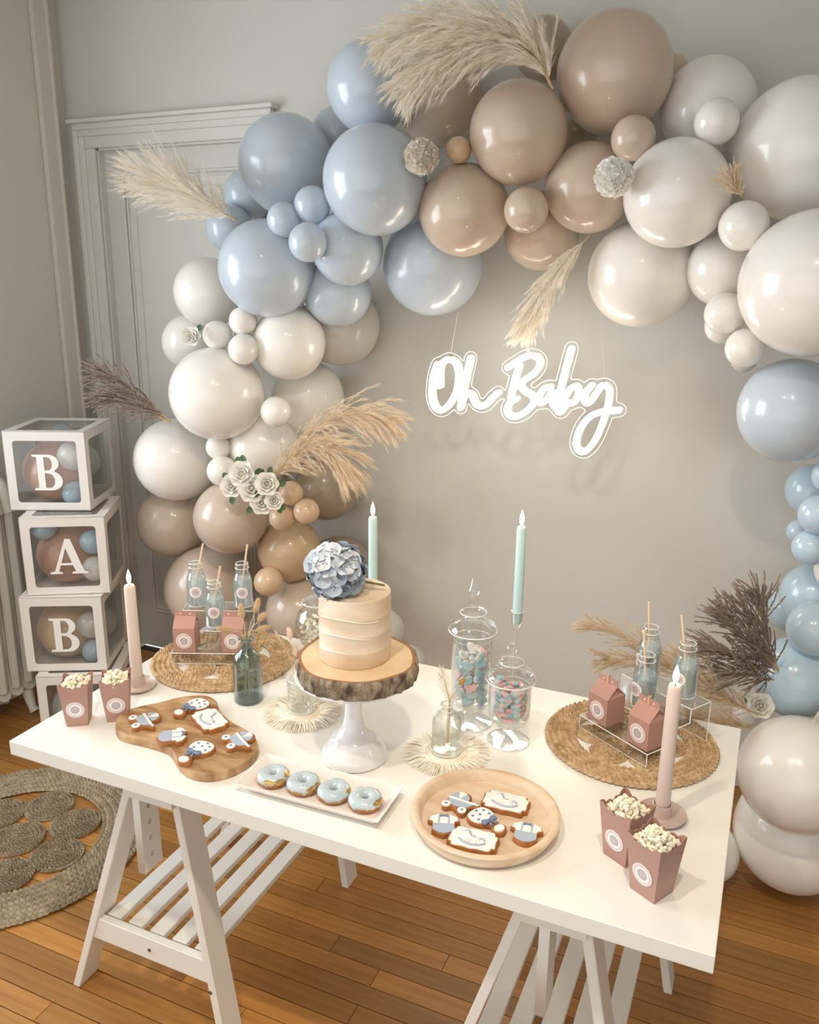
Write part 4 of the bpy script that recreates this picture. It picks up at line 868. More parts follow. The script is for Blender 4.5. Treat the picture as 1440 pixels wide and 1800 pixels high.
for i, (x, y_, z) in enumerate(pack(42, 0.0285, 0.066, 0.0185, rn, 5)):
    pk = i % 9 == 4
    o = thing('heart_sweet', 'blue and white heart sweet in the tall jar' if not pk else 'pink and white heart sweet in the tall jar', 'sweet', (JT[0] + x, JT[1] + y_, H + z), group='blue hearts in the tall jar' if not pk else 'pink hearts in the tall jar')
    o.rotation_euler = (rn.uniform(0.6, 2.2), rn.uniform(-0.6, 0.6), math.atan2(y_, x) + PI / 2 + rn.uniform(-0.6, 0.6))
    link('heart_top', h_me[2 if pk else 0], o); link('heart_base', h_me[1], o)
cb = MB().lathe([(0, 0), (0.0055, 0.0003), (0.0065, 0.002), (0.0065, 0.012)], 12).mesh('bottle_base', c_blue); cp = MB().lathe([(0.0065, 0.012), (0.0065, 0.015), (0.0045, 0.020), (0.0042, 0.025), (0.0036, 0.0265), (0, 0.027)], 12).mesh('bottle_neck', c_pink)
cb2 = MB().lathe([(0, 0), (0.0055, 0.0003), (0.0065, 0.002), (0.0065, 0.012)], 12).mesh('bottle_base', c_pink); cp2 = MB().lathe([(0.0065, 0.012), (0.0065, 0.015), (0.0045, 0.020), (0.0042, 0.025), (0.0036, 0.0265), (0, 0.027)], 12).mesh('bottle_neck', c_blue)
for i, (x, y_, z) in enumerate(pack(52, 0.031, 0.066, 0.0125, rn, 7)):
    k_ = 0.8 if z < 0.075 else 1.0; pb = i % 3 == 1; x *= k_; y_ *= k_
    o = thing('gummy_bottle', 'blue gummy bottle with pink neck in the short jar' if not pb else 'pink gummy bottle with blue neck in the short jar', 'sweet', (JS[0] + x, JS[1] + y_, H + z), group='blue gummy bottles' if not pb else 'pink gummy bottles')
    a = math.atan2(y_, x); d = Vector((-math.sin(a), math.cos(a), 0)) * (1 if rn.random() < 0.5 else -1) + Vector((0, 0, rn.uniform(-0.5, 0.7)))
    if abs(x) + abs(y_) < 0.012: d = Vector((rn.uniform(-1, 1), rn.uniform(-1, 1), 0.4))
    d.normalize(); o.location = Vector(o.location) - d * 0.0125
    o.rotation_euler = d.to_track_quat('Z', 'Y').to_euler()
    link('bottle_base', cb if not pb else cb2, o); link('bottle_neck', cp if not pb else cp2, o)
# popcorn jar behind the cake
PJ = (-0.332, 0.655)
apothecary('popcorn_jar', 'round clear glass jar of popcorn half hidden behind the cake', *PJ,
    [(0, 0.001), (0.045, 0.001), (0.046, 0.004), (0.014, 0.010), (0.011, 0.03), (0.02, 0.04), (0.045, 0.055), (0.058, 0.085), (0.058, 0.115), (0.048, 0.142), (0.036, 0.152), (0.035, 0.165), (0.0345, 0.152), (0.0465, 0.14), (0.0565, 0.115), (0.0565, 0.086), (0.043, 0.057), (0, 0.045)],
    [(0.039, 0.165), (0.041, 0.170), (0.034, 0.178), (0.02, 0.184), (0.010, 0.19), (0.009, 0.2), (0.013, 0.208), (0.009, 0.218), (0, 0.22)], [(0.166, 0.037, 0.0012), (0.17, 0.0405, 0.001)])
for lay in range(6):
    for k in range(10):
        zz = 0.062 + lay * 0.0115; R_ = 0.047 * math.sin(min(1.5, 0.75 + lay * 0.2)) * (0.92 if k % 2 else 0.6); a = k * 2*PI/10 + lay
        kernel(PJ[0] + R_ * math.cos(a), PJ[1] + R_ * math.sin(a), H + zz, rn.uniform(0.0065, 0.008), rn, 'popped corn inside the round glass jar', 'popped corn in the glass jar')

# ------------------------------------------------------------------ acrylic risers with cartons and bottles
def riser(label, x, y_, rz):
    """three clear steps; origin at the front-left foot, +x along the front, +y back"""
    o = thing('acrylic_riser', label, 'riser', (x, y_, H + 0.0095), rz, 'clear stepped risers'); W = 0.20; Dp = 0.066
    z0 = 0
    for k, zt in enumerate((0.030, 0.065, 0.098)):
        y0 = k * Dp
        b = MB(); b.box((W/2, y0 + Dp/2, zt), (W, Dp, 0.003)); b.build('shelf', acr, o, smooth=False)
        b = MB(); b.box((W/2, y0, (z0 + zt) / 2), (W, 0.003, zt - z0)); b.build('riser_panel', acr, o, smooth=False)
        e = MB()
        for a, c in (((0, y0, zt), (W, y0, zt)), ((0, y0, zt), (0, y0 + Dp, zt)), ((W, y0, zt), (W, y0 + Dp, zt)), ((0, y0, z0), (0, y0, zt)), ((W, y0, z0), (W, y0, zt))): e.tube([a, c], 0.0013, 5)
        e.build('shelf_edge', acr_edge, o)
        z0 = zt
    MB().box((W/2, 3 * Dp, 0.049), (W, 0.003, 0.098)).build('riser_panel', acr, o, smooth=False)
    e = MB()
    for a, c in (((0, 3*Dp, 0.098), (W, 3*Dp, 0.098)), ((0, 3*Dp, 0), (0, 3*Dp, 0.098)), ((W, 3*Dp, 0), (W, 3*Dp, 0.098)), ((0, 0, 0), (W, 0, 0)), ((0, 3*Dp, 0), (W, 3*Dp, 0))): e.tube([a, c], 0.0011, 5)
    e.build('shelf_edge', acr_edge, o)
    Rz = Matrix.Rotation(rz, 3, 'Z')
    return lambda u, v, z: Vector((x, y_, H + 0.0095)) + Rz @ Vector((u, v, z))
straw_m = M('straw_paper', 'd9bfa0', 0.6); carton_m = M('carton_rose', 'b58b80', 0.6); foil = M('hole_white', 'e9dcd4', 0.5)
def carton(label, p, rz, clip=True):
    o = thing('milk_carton', label, 'carton', p, rz, 'rose gable-top cartons'); w = 0.0285; h = 0.066; t = 0.026
    MB().hexa([(-w, -w, 0), (w, -w, 0), (w, w, 0), (-w, w, 0)], [(-w, -w, h), (w, -w, h), (w, w, h), (-w, w, h)]).build('body', carton_m, o, smooth=False)
    MB().add([(-w, -w, h), (w, -w, h), (w, w, h), (-w, w, h), (-w, 0, h + t), (w, 0, h + t), (-w * 0.55, 0, h + t * 0.7), (w * 0.55, 0, h + t * 0.7)], [(0, 1, 5, 4), (2, 3, 4, 5), (1, 2, 7), (1, 7, 5), (7, 2, 5), (3, 0, 6), (0, 4, 6), (4, 3, 6)]).build('gable', carton_m, o, smooth=False)
    MB().box((0, 0, h + t + 0.0065), (2 * w, 0.0016, 0.015)).build('crimp', carton_m, o, smooth=False)
    for s_ in (-0.45, 0.45): plate('hole', [circ(0, 0, 0.0022, 12)], 0, 0.0003, foil, o, smooth=False).matrix_local = Matrix.Translation((s_ * w, -0.0009, h + t + 0.006)) @ Matrix.Rotation(PI/2, 4, 'X')
    if clip:
        MB().box((0, -0.002, h + t + 0.009), (0.0042, 0.0028, 0.020)).box((0, 0.002, h + t + 0.009), (0.0042, 0.0028, 0.020)).build('peg', M('peg_wood', 'd2ad86', 0.7), o, smooth=False)
    sticker(o, Matrix.Translation((0, -w - 0.0006, h * 0.47)) @ Matrix.Rotation(PI/2, 4, 'X'), 0.0215)
liq = thin_glass('blue_drink', 'f4fafb', 'ffffff', 0.03, 0.2, body=0.4, bodycol='dcedf0')
def bottle(label, p, rz, straw, fill=0.085, sdir=(0.012, -0.006)):
    o = thing('milk_bottle', label, 'bottle', p, rz, 'small glass milk bottles')
    MB().lathe([(0, 0.0005), (0.022, 0.0005), (0.0265, 0.004), (0.0275, 0.010), (0.0275, 0.072), (0.0255, 0.086), (0.0195, 0.100), (0.0178, 0.108), (0.0178, 0.112), (0.0195, 0.114), (0.0195, 0.118), (0.0175, 0.120), (0.0190, 0.123), (0.0190, 0.128), (0.0175, 0.130), (0.0162, 0.129), (0.0165, 0.110), (0.018, 0.100), (0.024, 0.086), (0.0262, 0.072), (0.0262, 0.010), (0, 0.005)], 36).build('glass', clear, o)
    MB().lathe([(0, 0.006), (0.0258, 0.009), (0.0258, 0.072), (0.0236, fill), (0, fill + 0.0002)], 32).build('drink', liq, o)
    for z, r in ((0.129, 0.0170), (0.116, 0.0193), (0.006, 0.0262)): MB().torus((0, 0, z), r, 0.0009, 32, 6).build('glass_rim', glip, o)
    a, b = Vector((-sdir[0] * 1.1, -sdir[1] * 1.1, 0.010)), Vector((sdir[0], sdir[1], 0.128)); d = (b - a).normalized()
    MB().tube([a, a + d * straw], 0.0028, 8, cap=False).build('straw', straw_m, o)
    MB().tube([a + d * straw, a + d * (straw + 0.0006)], 0.0029, 8).build('straw_tip', M('straw_tip', 'efe6da', 0.6), o)
    # sticker hugging the glass
    for nm, r0, r1, m_, off in (('sticker', 0.0, 0.0165, st_w, 0.0004), ('sticker_ring', 0.0095, 0.0125, st_p, 0.0007), ('sticker_centre', 0.0, 0.0085, st_g, 0.0008)):
        vs = []; fs = []; n = 28; rings = [r0 + (r1 - r0) * i / 3 for i in range(4)]
        for rr in rings:
            for k in range(n):
                u = rr * math.cos(2*PI*k/n); v = rr * math.sin(2*PI*k/n); an = -PI/2 + u / 0.0276; vs.append(((0.0276 + off) * math.cos(an), (0.0276 + off) * math.sin(an), 0.050 + v))
        for i in range(3):
            for k in range(n): fs.append((i*n + k, i*n + (k+1) % n, (i+1)*n + (k+1) % n, (i+1)*n + k))
        MB().add(vs, fs).build(nm, m_, o)
aL = math.radians(23.5); aR = math.radians(-33)
qL = riser('clear acrylic riser on the left mat behind the cookie board', -0.664, 0.452, aL)
carton('rose milk carton with round sticker at the left of the left riser', qL(0.036, 0.034, 0.0318), aL, clip=False)
carton('rose milk carton half hidden behind the teal bottle', qL(0.165, 0.034, 0.0318), aL, clip=False)
bottle('milk bottle with straw at the back left of the left riser', qL(0.035, 0.165, 0.0998), aL + 0.1, 0.175, sdir=(0.012, 0.004))
bottle('milk bottle with straw in the middle of the left riser', qL(0.10, 0.099, 0.0668), aL + 0.1, 0.165, sdir=(0.011, 0.004))
bottle('milk bottle with straw at the back right of the left riser', qL(0.165, 0.165, 0.0998), aL + 0.1, 0.172, sdir=(0.009, 0.004))
qR = riser('clear acrylic riser on the right mat beside the tall pink candle', 0.405, 0.585, aR)
carton('rose milk carton with peg at the outer left of the right riser', qR(0.046, 0.034, 0.0318), aR)
carton('rose milk carton with peg just left of the tall pink candle', qR(0.165, 0.034, 0.0318), aR)
bottle('milk bottle with straw at the back left of the right riser', qR(0.045, 0.165, 0.0998), aR - 0.2, 0.175, sdir=(-0.011, 0.002))
bottle('milk bottle with straw between the two right-hand cartons', qR(0.095, 0.099, 0.0668), aR - 0.1, 0.172, sdir=(-0.011, 0.002))
bottle('milk bottle with straw behind the right candle flame', qR(0.150, 0.165, 0.0998), aR + 0.1, 0.18, sdir=(-0.013, 0.002))
# ------------------------------------------------------------------ teal bottle, vases, macrame
teal = thin_glass('teal_glass', 'dbe5e4', 'ffffff', 0.05, 0.5, power=0.2)
tb = thing('teal_bottle', 'teal glass bottle holding dried bunny-tail grass', 'bottle', (-0.372, 0.385, H))
MB().lathe([(0, 0.001), (0.033, 0.001), (0.0355, 0.005), (0.0355, 0.098), (0.034, 0.112), (0.028, 0.126), (0.018, 0.134), (0.0135, 0.139), (0.0125, 0.145), (0.0125, 0.158), (0.0185, 0.161), (0.0185, 0.165), (0.0115, 0.166), (0.011, 0.145), (0.017, 0.132), (0.0335, 0.098), (0.0335, 0.008), (0, 0.006)], 44).build('glass', teal, tb)
MB().lathe([(0, 0.0015), (0.0325, 0.0015), (0.0335, 0.006), (0, 0.010)], 40).build('thick_base', thin_glass('teal_base', '9dbcbd', 'cfe2e1', 0.05, 0.4, body=0.25, bodycol='477476'), tb)
MB().torus((0, 0, 0.163), 0.0175, 0.0018, 32, 8).build('lip', thin_glass('teal_lip', '9fb9ba', 'f0f7f6', 0.25, 0.8), tb)
fluff = fibre('bunny_tail', 'ead6b6', 'd8bb90'); pstem = M('pale_stem', 'cdb88a', 0.8)
def bunny(label, base, bend, tip, hl, hr, seed, mat=fluff, group='dried bunny-tail grasses in the teal bottle'):
    rn = random.Random(seed); b0 = Vector(base); o = thing('bunny_tail_grass', label, 'dried grass', base, group=group)
    P = catmull([Vector((0, 0, 0)), Vector(bend) - b0, Vector(tip) - b0], 8); MB().tube(P, 0.0009, 5).build('stem', pstem, o)
    d = (P[-1] - P[-2]).normalized(); c = P[-1] + d * hl * 0.5; mb = MB(); R = face_to(d)
    mb.ell(c, (hr * 0.8, hr * 0.8, hl * 0.5), 10, 8, R=R)
    for k in range(420):
        z = rn.uniform(-1, 1); a = rn.uniform(0, 2*PI); s_ = math.sqrt(1 - z*z); n = Vector((s_ * math.cos(a), s_ * math.sin(a), z)); p = R @ Vector((n.x * hr * 0.75, n.y * hr * 0.75, n.z * hl * 0.48)) + c
        t = (R @ n * 0.6 + d * 0.9).normalized(); w = t.orthogonal().normalized() * 0.0003; mb.add([p - w, p + w, p + t * hr * rn.uniform(0.6, 1.1)], [(0, 1, 2)])
    mb.build('tuft', mat, o, smooth=False)
tx, ty = -0.372, 0.385
rr_ = lambda u, v, z: (tx + 0.915 * u - 0.4 * v, ty + 0.403 * u + 0.9 * v, H + z)
for i, (u, z, l, lab) in enumerate(((0.024, 0.245, 0.055, 'tallest bunny-tail grass leaning right in the teal bottle'), (-0.004, 0.232, 0.046, 'bunny-tail grass standing upright at the left of the teal bottle'), (-0.030, 0.197, 0.045, 'bunny-tail grass leaning farthest left in the teal bottle'),
        (0.030, 0.220, 0.034, 'short bunny-tail grass at the right of the teal bottle'), (0.022, 0.195, 0.042, 'bunny-tail grass drooping right over the teal bottle lip'), (-0.006, 0.180, 0.040, 'lowest bunny-tail grass right at the teal bottle mouth'))):
    bunny(lab, rr_(-u * 0.35, 0.002 * (i - 2), 0.014), rr_(u * 0.18, 0.001 * i, 0.165), rr_(u, 0.004 * (i - 3), z - 0.012), l * 0.85, 0.0075, 60 + i)
def macrame(label, x, y_, seed):
    o = thing('macrame_coaster', label, 'coaster', (x, y_, H), group='macrame coasters with fringe'); rn = random.Random(seed); cm = fibre('cotton_cord', 'fffaf0', 'f8ecd9', 0.0)
    MB().lathe([(0, 0.0035), (0.048, 0.0035), (0.05, 0.0)], 36).build('weave', cm, o)
    for k in range(4):
        r = 0.028 + 0.0065 * k; b = MB(); n = int(2*PI*r / 0.005)
        for i in range(n):
            a = 2*PI*i/n; c = Vector((r * math.cos(a), r * math.sin(a), 0.0045)); t = Vector((-math.sin(a), math.cos(a), 0)); b.add(*seed_pts(c, (t + Vector((math.cos(a), math.sin(a), 0)) * 0.5).normalized(), Vector((0, 0, 1)), 0.0042, 0.0024, 0.0026))
        b.torus((0, 0, 0.004), r, 0.0026, 44, 6); b.build('cord_ring', cm, o, ang=70)
    for k in range(60):                       # tassels
        a = 2*PI*(k + rn.uniform(-.2, .2)) / 60; b = MB()
        for q in range(9):
            a2 = a + rn.uniform(-0.035, 0.035); d = Vector((math.cos(a2), math.sin(a2), 0)); L = rn.uniform(0.036, 0.050); s_ = Vector((-d.y, d.x, 0)) * rn.uniform(-0.007, 0.007); z = rn.uniform(0.0015, 0.0085)
            b.tube([d * 0.049 + Vector((0, 0, 0.0045)), d * (0.049 + L * 0.5) + s_ * 0.4 + Vector((0, 0, z + 0.0015)), d * (0.049 + L) + s_ + Vector((0, 0, z * 0.5 + 0.0008))], lambda t: 0.0011 * (1 - 0.45 * t), 4)
        b.build('fringe', cm, o, ang=80)
macrame('round fringed macrame coaster under the textured tumbler', -0.222, 0.385, 1); macrame('round fringed macrame coaster under the ribbed vase', 0.161, 0.362, 2)
tum = thing('textured_tumbler', 'clear textured glass tumbler left of the cake stand', 'glass', (-0.222, 0.388, H + 0.0075))
def pebb(a, z): return 1 + 0.055 * math.sin(11*a + 300*z) * math.sin(9*a - 260*z)
MB().lathe([(0, 0.0005), (0.029, 0.0005)] + [(0.031 + 0.002 * t, 0.004 + 0.078 * t) for t in np.linspace(0, 1, 26)] + [(0.0315, 0.083), (0.030, 0.076), (0.0285, 0.010), (0, 0.010)], 72, mod=pebb).build('glass', thin_glass('cut_glass', 'fbfcfa', 'ffffff', 0.06, 0.7, power=0.3), tum, ang=60)
MB().torus((0, 0, 0.082), 0.0325, 0.0010, 40, 6).build('rim', glip, tum); MB().torus((0, 0, 0.003), 0.0300, 0.0018, 40, 6).build('thick_base', glip, tum)
palef = fibre('pale_tail', 'f6e6d8', 'ecd6c4')
bunny('pale bunny-tail rising from the textured tumbler', (-0.222, 0.39, H + 0.018), (-0.245, 0.40, H + 0.11), (-0.268, 0.42, H + 0.165), 0.03, 0.007, 81, palef, 'dried grasses in the tumbler')
bunny('short pale bunny-tail touching the wood slice bark', (-0.218, 0.392, H + 0.018), (-0.232, 0.394, H + 0.10), (-0.240, 0.40, H + 0.135), 0.028, 0.0065, 82, palef, 'dried grasses in the tumbler')
bunny('thin speckled dried stem curling left above the tumbler', (-0.226, 0.386, H + 0.018), (-0.252, 0.396, H + 0.12), (-0.293, 0.415, H + 0.16), 0.032, 0.0035, 83, M('speckled_stem', 'cbb9a2', 0.9), 'dried grasses in the tumbler')
vz = H + 0.0075
vs_ = thing('ribbed_vase', 'clear ribbed glass bud vase on the right macrame coaster', 'vase', (0.161, 0.362, vz))
def ribs(a, z): return 1 + (0.045 * math.sin(30*a) if 0.012 < z < 0.094 else 0)
MB().lathe([(0, 0.0005), (0.031, 0.0005), (0.0325, 0.005), (0.0315, 0.012)] + [(0.0312, z) for z in np.linspace(0.014, 0.072, 6)] + [(0.0295, 0.082), (0.024, 0.091), (0.016, 0.097), (0.0125, 0.100), (0.0120, 0.108), (0.0155, 0.112), (0.0155, 0.115), (0.0105, 0.115), (0.0105, 0.100), (0.028, 0.080), (0.0290, 0.012), (0, 0.008)], 180, mod=ribs).build('glass', thin_glass('ribbed_glass', 'fbfcfa', 'ffffff', 0.05, 0.7, power=0.25), vs_, ang=60)
for z, r, q in ((0.1135, 0.0145, 0.0014), (0.004, 0.0318, 0.0012), (0.099, 0.0130, 0.0009)): MB().torus((0, 0, z), r, q, 40, 6).build('glass_rim', glip, vs_)
pampas('dried_grass', 'little cream dried plume standing in the ribbed vase', [[(0.163, 0.362, vz + 0.02), (0.166, 0.363, vz + 0.11), (0.158, 0.362, vz + 0.15), (0.150, 0.362, vz + 0.185)]], 0.022, cream_p, pstem, (-0.05, 0, -0.1), 40, 14, 0.0005, seed=11, spread=0.45, group='dried stems in the ribbed vase')
dp = thing('dried_poppy', 'dried golden seed pod leaning right from the ribbed vase', 'dried flower', (0.160, 0.362, vz + 0.02), group='dried stems in the ribbed vase')
MB().tube(catmull([(0, 0, 0), (0.004, 0.001, 0.09), (0.017, 0.006, 0.125), (0.026, 0.010, 0.142)], 6), 0.0009, 5).build('stem', pstem, dp)
MB().lathe([(0, -0.006), (0.004, -0.005), (0.0062, 0.0), (0.0055, 0.005), (0.003, 0.007), (0.0045, 0.009), (0, 0.0085)], 12, c=(0.028, 0.011, 0.147), R=face_to((0.6, 0.2, 0.8))).build('pod', M('seed_pod', 'b98a45', 0.7), dp)
MB().tube(catmull([(0.022, 0.009, 0.14), (0.033, 0.012, 0.165), (0.043, 0.014, 0.182)], 5), 0.0007, 5).build('twig', pstem, dp)

# ------------------------------------------------------------------ wooden board, round tray, white tray
bd = [(-.548, .118), (-.58, .16), (-.575, .205), (-.54, .25), (-.505, .30), (-.46, .327), (-.42, .318), (-.385, .285), (-.33, .252), (-.26, .228), (-.215, .192), (-.2, .145), (-.212, .09), (-.245, .055), (-.29, .048), (-.335, .068), (-.385, .100), (-.45, .105), (-.51, .102)]
board = thing('wooden_board', 'rustic olive-wood serving board holding iced biscuits', 'board', (-0.39, 0.18, H))
bw = M('olive_wood', 'cfae85', 0.5, noise=(5, 6, 0.32, 0.68), c2='946a42', stretch=(3, 9, 3), bump=(30, 0.1, 0.002))
bo = plate('slab', [cat2([(p[0] + 0.39, p[1] - 0.18) for p in bd], 6)], 0.0, 0.021, bw, board, 0.003)
rt = thing('round_tray', 'round pale wooden tray holding six iced biscuits', 'tray', (0.318, 0.163, H))
tw = M('tray_wood', 'e8d3ba', 0.5, noise=(6, 5, 0.35, 0.7), c2='d6b591', stretch=(1.2, 6, 2))
MB().lathe([(0, 0.001), (0.118, 0.0005), (0.130, 0.004), (0.142, 0.026), (0.1425, 0.030), (0.139, 0.032), (0.130, 0.031), (0.1265, 0.028), (0.121, 0.013), (0.116, 0.0105), (0, 0.0105)], 80).build('bowl', tw, rt)
tr = thing('white_tray', 'white rectangular tray holding four glazed doughnuts', 'tray', (-0.018, 0.112, H), math.radians(1.5))
porc = M('white_melamine', 'f2e9e2', 0.35)
def recl(hx, hy, z): return [(-hx, -hy, z), (hx, -hy, z), (hx, hy, z), (-hx, hy, z)]
lv = [recl(0.138, 0.043, 0.0005), recl(0.160, 0.062, 0.022), recl(0.1575, 0.0595, 0.0225), recl(0.137, 0.042, 0.004)]
b = MB(); vv = sum(lv, []); b.add(vv, [(3, 2, 1, 0)] + [(4*i + k, 4*i + (k+1) % 4, 4*i + 4 + (k+1) % 4, 4*i + 4 + k) for i in range(3) for k in range(4)] + [(12, 13, 14, 15)]); o = b.build('shell', porc, tr, smooth=False); bevel(o, 0.0008, 1)
MB().box((0, 0, 0.0003), (0.22, 0.06, 0.0006)).build('foot_ring', porc, tr, smooth=False)

# doughnuts
dough_m = M('dough', 'c98f4f', 0.7, noise=(40, 3, 0.3, 0.7), c2='b37636'); glaze_m = M('blue_glaze', 'bccad0', 0.18, coat=0.6, noise=(35, 3, 0.40, 0.7), c2='c8d2d6')
gold_m = M('gold_lustre', 'c7a060', 0.3, metal=0.9, noise=(60, 3, 0.3, 0.7), c2='e0c48c')
def donut(label, x, y_, rz, seed):
    rn = random.Random(seed); o = thing('doughnut', label, 'doughnut', (x, y_, H + 0.0045), rz, 'blue-glazed doughnuts on the white tray'); R, q = 0.0205, 0.0135
    MB().torus((0, 0, q * 0.95), R, q, 44, 14, sq=0.95).build('dough', dough_m, o)
    def shell(name, a_lo, a_hi, off, mat, lowfn, span=(0, 2*PI)):
        vs = []; fs = []; n = 72; k = 12
        full = span[1] - span[0] > 6.2
        for i in range(n if full else n + 1):
            a = span[0] + (span[1] - span[0]) * i / n
            lo = lowfn(a)
            for j in range(k + 1):
                p = lo + (a_hi - lo) * j / k; rr = q + off * (1 if 0 < j < k else -0.2)
                vs.append(((R + rr * math.cos(p)) * math.cos(a), (R + rr * math.cos(p)) * math.sin(a), q * 0.95 + rr * 0.95 * math.sin(p)))
        N_ = n if full else n + 1
        for i in range(n):
            i2 = (i + 1) % N_
            for j in range(k): fs.append((i*(k+1) + j, i2*(k+1) + j, i2*(k+1) + j + 1, i*(k+1) + j + 1))
        return MB().add(vs, fs).build(name, mat, o, ang=60)
    ph = [rn.uniform(0, 6) for _ in range(4)]
    shell('glaze', 0, PI + 0.5, 0.0013, glaze_m, lambda a: 0.02 - 0.28 * max(0, math.sin(5*a + ph[0])) ** 3 - 0.42 * max(0, math.sin(8*a + ph[1])) ** 6 + 0.1 * math.sin(3*a + ph[2]))
    for k in range(4):
        a0 = rn.uniform(3.3, 6.0) if k < 3 else rn.uniform(0, 6); w = rn.uniform(0.25, 0.5); mid = rn.uniform(0.25, 0.8)
        vs = []; fs = []
        for i in range(9):
            for j in range(6):
                a = a0 - w + 2 * w * i / 8; e = math.sin(PI * i / 8) ** 0.6; p = mid + 0.4 * e * (-1 + 2 * j / 5) + 0.06 * math.sin(i * 2.3); rr = q + 0.0016
                vs.append(((R + rr * math.cos(p)) * math.cos(a), (R + rr * math.cos(p)) * math.sin(a), q * 0.95 + rr * 0.95 * math.sin(p)))
        for i in range(8):
            for j in range(5): fs.append((i*6 + j, (i+1)*6 + j, (i+1)*6 + j + 1, i*6 + j + 1))
        MB().add(vs, fs).build('gold_smear', gold_m, o, ang=80)
    return o
for i, (x, y_, lab) in enumerate(((-0.122, 0.107, 'blue-glazed doughnut at the cookie-board end of the tray'), (-0.052, 0.110, 'blue-glazed doughnut second from the cookie-board end'), (0.018, 0.112, 'blue-glazed doughnut third from the cookie-board end'), (0.087, 0.113, 'blue-glazed doughnut nearest the round wooden tray'))):
    donut(lab, x, y_, i * 1.3, 90 + i)

# iced biscuits
bis = M('biscuit', 'b9793f', 0.75, noise=(60, 3, 0.3, 0.7), c2='99602e', bump=(120, 0.3, 0.001)); ic_w = M('icing_white', 'f3f0ec', 0.4); ic_b = M('icing_blue', 'adb9c9', 0.45); ic_d = M('icing_deep', '7686a2', 0.5)
BH = 0.009
def shrink(P, k):
    cx = sum(p[0] for p in P) / len(P); cy = sum(p[1] for p in P) / len(P); return [(cx + (p[0] - cx) * k, cy + (p[1] - cy) * k) for p in P]
def sc(P, s_): return [(p[0] * s_, p[1] * s_) for p in P]
def base_of(o, loops):
    for L in loops: plate('biscuit_base', [L], 0, BH, bis, o, 0.0008)
def ice(o, nm, L, m_, z=0.0, t=0.0016): return plate(nm, [L], BH + z - 0.0004, BH + z + t, m_, o, 0.0005)
def bow(o, x, y_, s_, m_=None):
    for sx in (-1, 1):
        ice(o, 'bow', [(x, y_), (x + sx * s_, y_ + s_ * 0.55), (x + sx * s_ * 1.1, y_), (x + sx * s_, y_ - s_ * 0.45)], m_ or ic_d, 0.0016, 0.0022)
    MB().ell((x, y_, BH + 0.003), (s_ * 0.3, s_ * 0.3, 0.0016), 8, 6).build('bow_knot', m_ or ic_d, o)
def rattle(label, x, y_, z, yaw):
    o = thing('rattle_biscuit', label, 'biscuit', (x, y_, z), yaw, 'iced baby biscuits'); k_ = 1.38 if z > H + 0.015 else 1.28; o.scale = (k_, k_, 1.15)
    L = cat2([(0.0, 0.034), (0.016, 0.030), (0.021, 0.016), (0.015, 0.002), (0.006, -0.006), (0.0055, -0.012), (0.011, -0.018), (0.012, -0.026), (0.0, -0.033), (-0.012, -0.026), (-0.011, -0.018), (-0.0055, -0.012), (-0.006, -0.006), (-0.015, 0.002), (-0.021, 0.016), (-0.016, 0.030)], 4)
    base_of(o, [L]); ice(o, 'icing_head', cat2([(0, 0.0325), (0.0145, 0.0288), (0.0195, 0.016), (0.0145, 0.0035), (0.0, -0.001), (-0.0145, 0.0035), (-0.0195, 0.016), (-0.0145, 0.0288)], 4), ic_w)
    ice(o, 'icing_knob', circ(0, -0.0235, 0.0085, 20, 0.007), ic_w, t=0.003)
    for px_, py_ in ((0, 0.018), (-0.011, 0.022), (0.011, 0.022), (0.002, 0.028), (-0.010, 0.010), (0.012, 0.011)): ice(o, 'dot', circ(px_, py_, 0.0024, 12), ic_d, 0.0014, 0.0009)
    for k in range(5): MB().ell(((k - 2) * 0.0056, 0.0 + 0.0012 * abs(k - 2), BH + 0.002), (0.0032, 0.003, 0.0018), 8, 6).build('ruffle', ic_w, o)
    for k, sx in enumerate((-1, 1)):
        plate('bow', [cat2([(0, -0.002), (sx * 0.007, 0.0035), (sx * 0.013, 0.002), (sx * 0.0125, -0.006), (sx * 0.006, -0.006)], 3)], BH + 0.001, BH + 0.005, ic_d, o, 0.0012); plate('bow_tail', [[(0, -0.003), (sx * 0.004, -0.005), (sx * 0.008, -0.014), (sx * 0.003, -0.013)]], BH + 0.001, BH + 0.0035, ic_d, o, 0.0006)
    MB().ell((0, -0.002, BH + 0.004), (0.0028, 0.0026, 0.0022), 8, 6).build('bow_knot', ic_d, o)
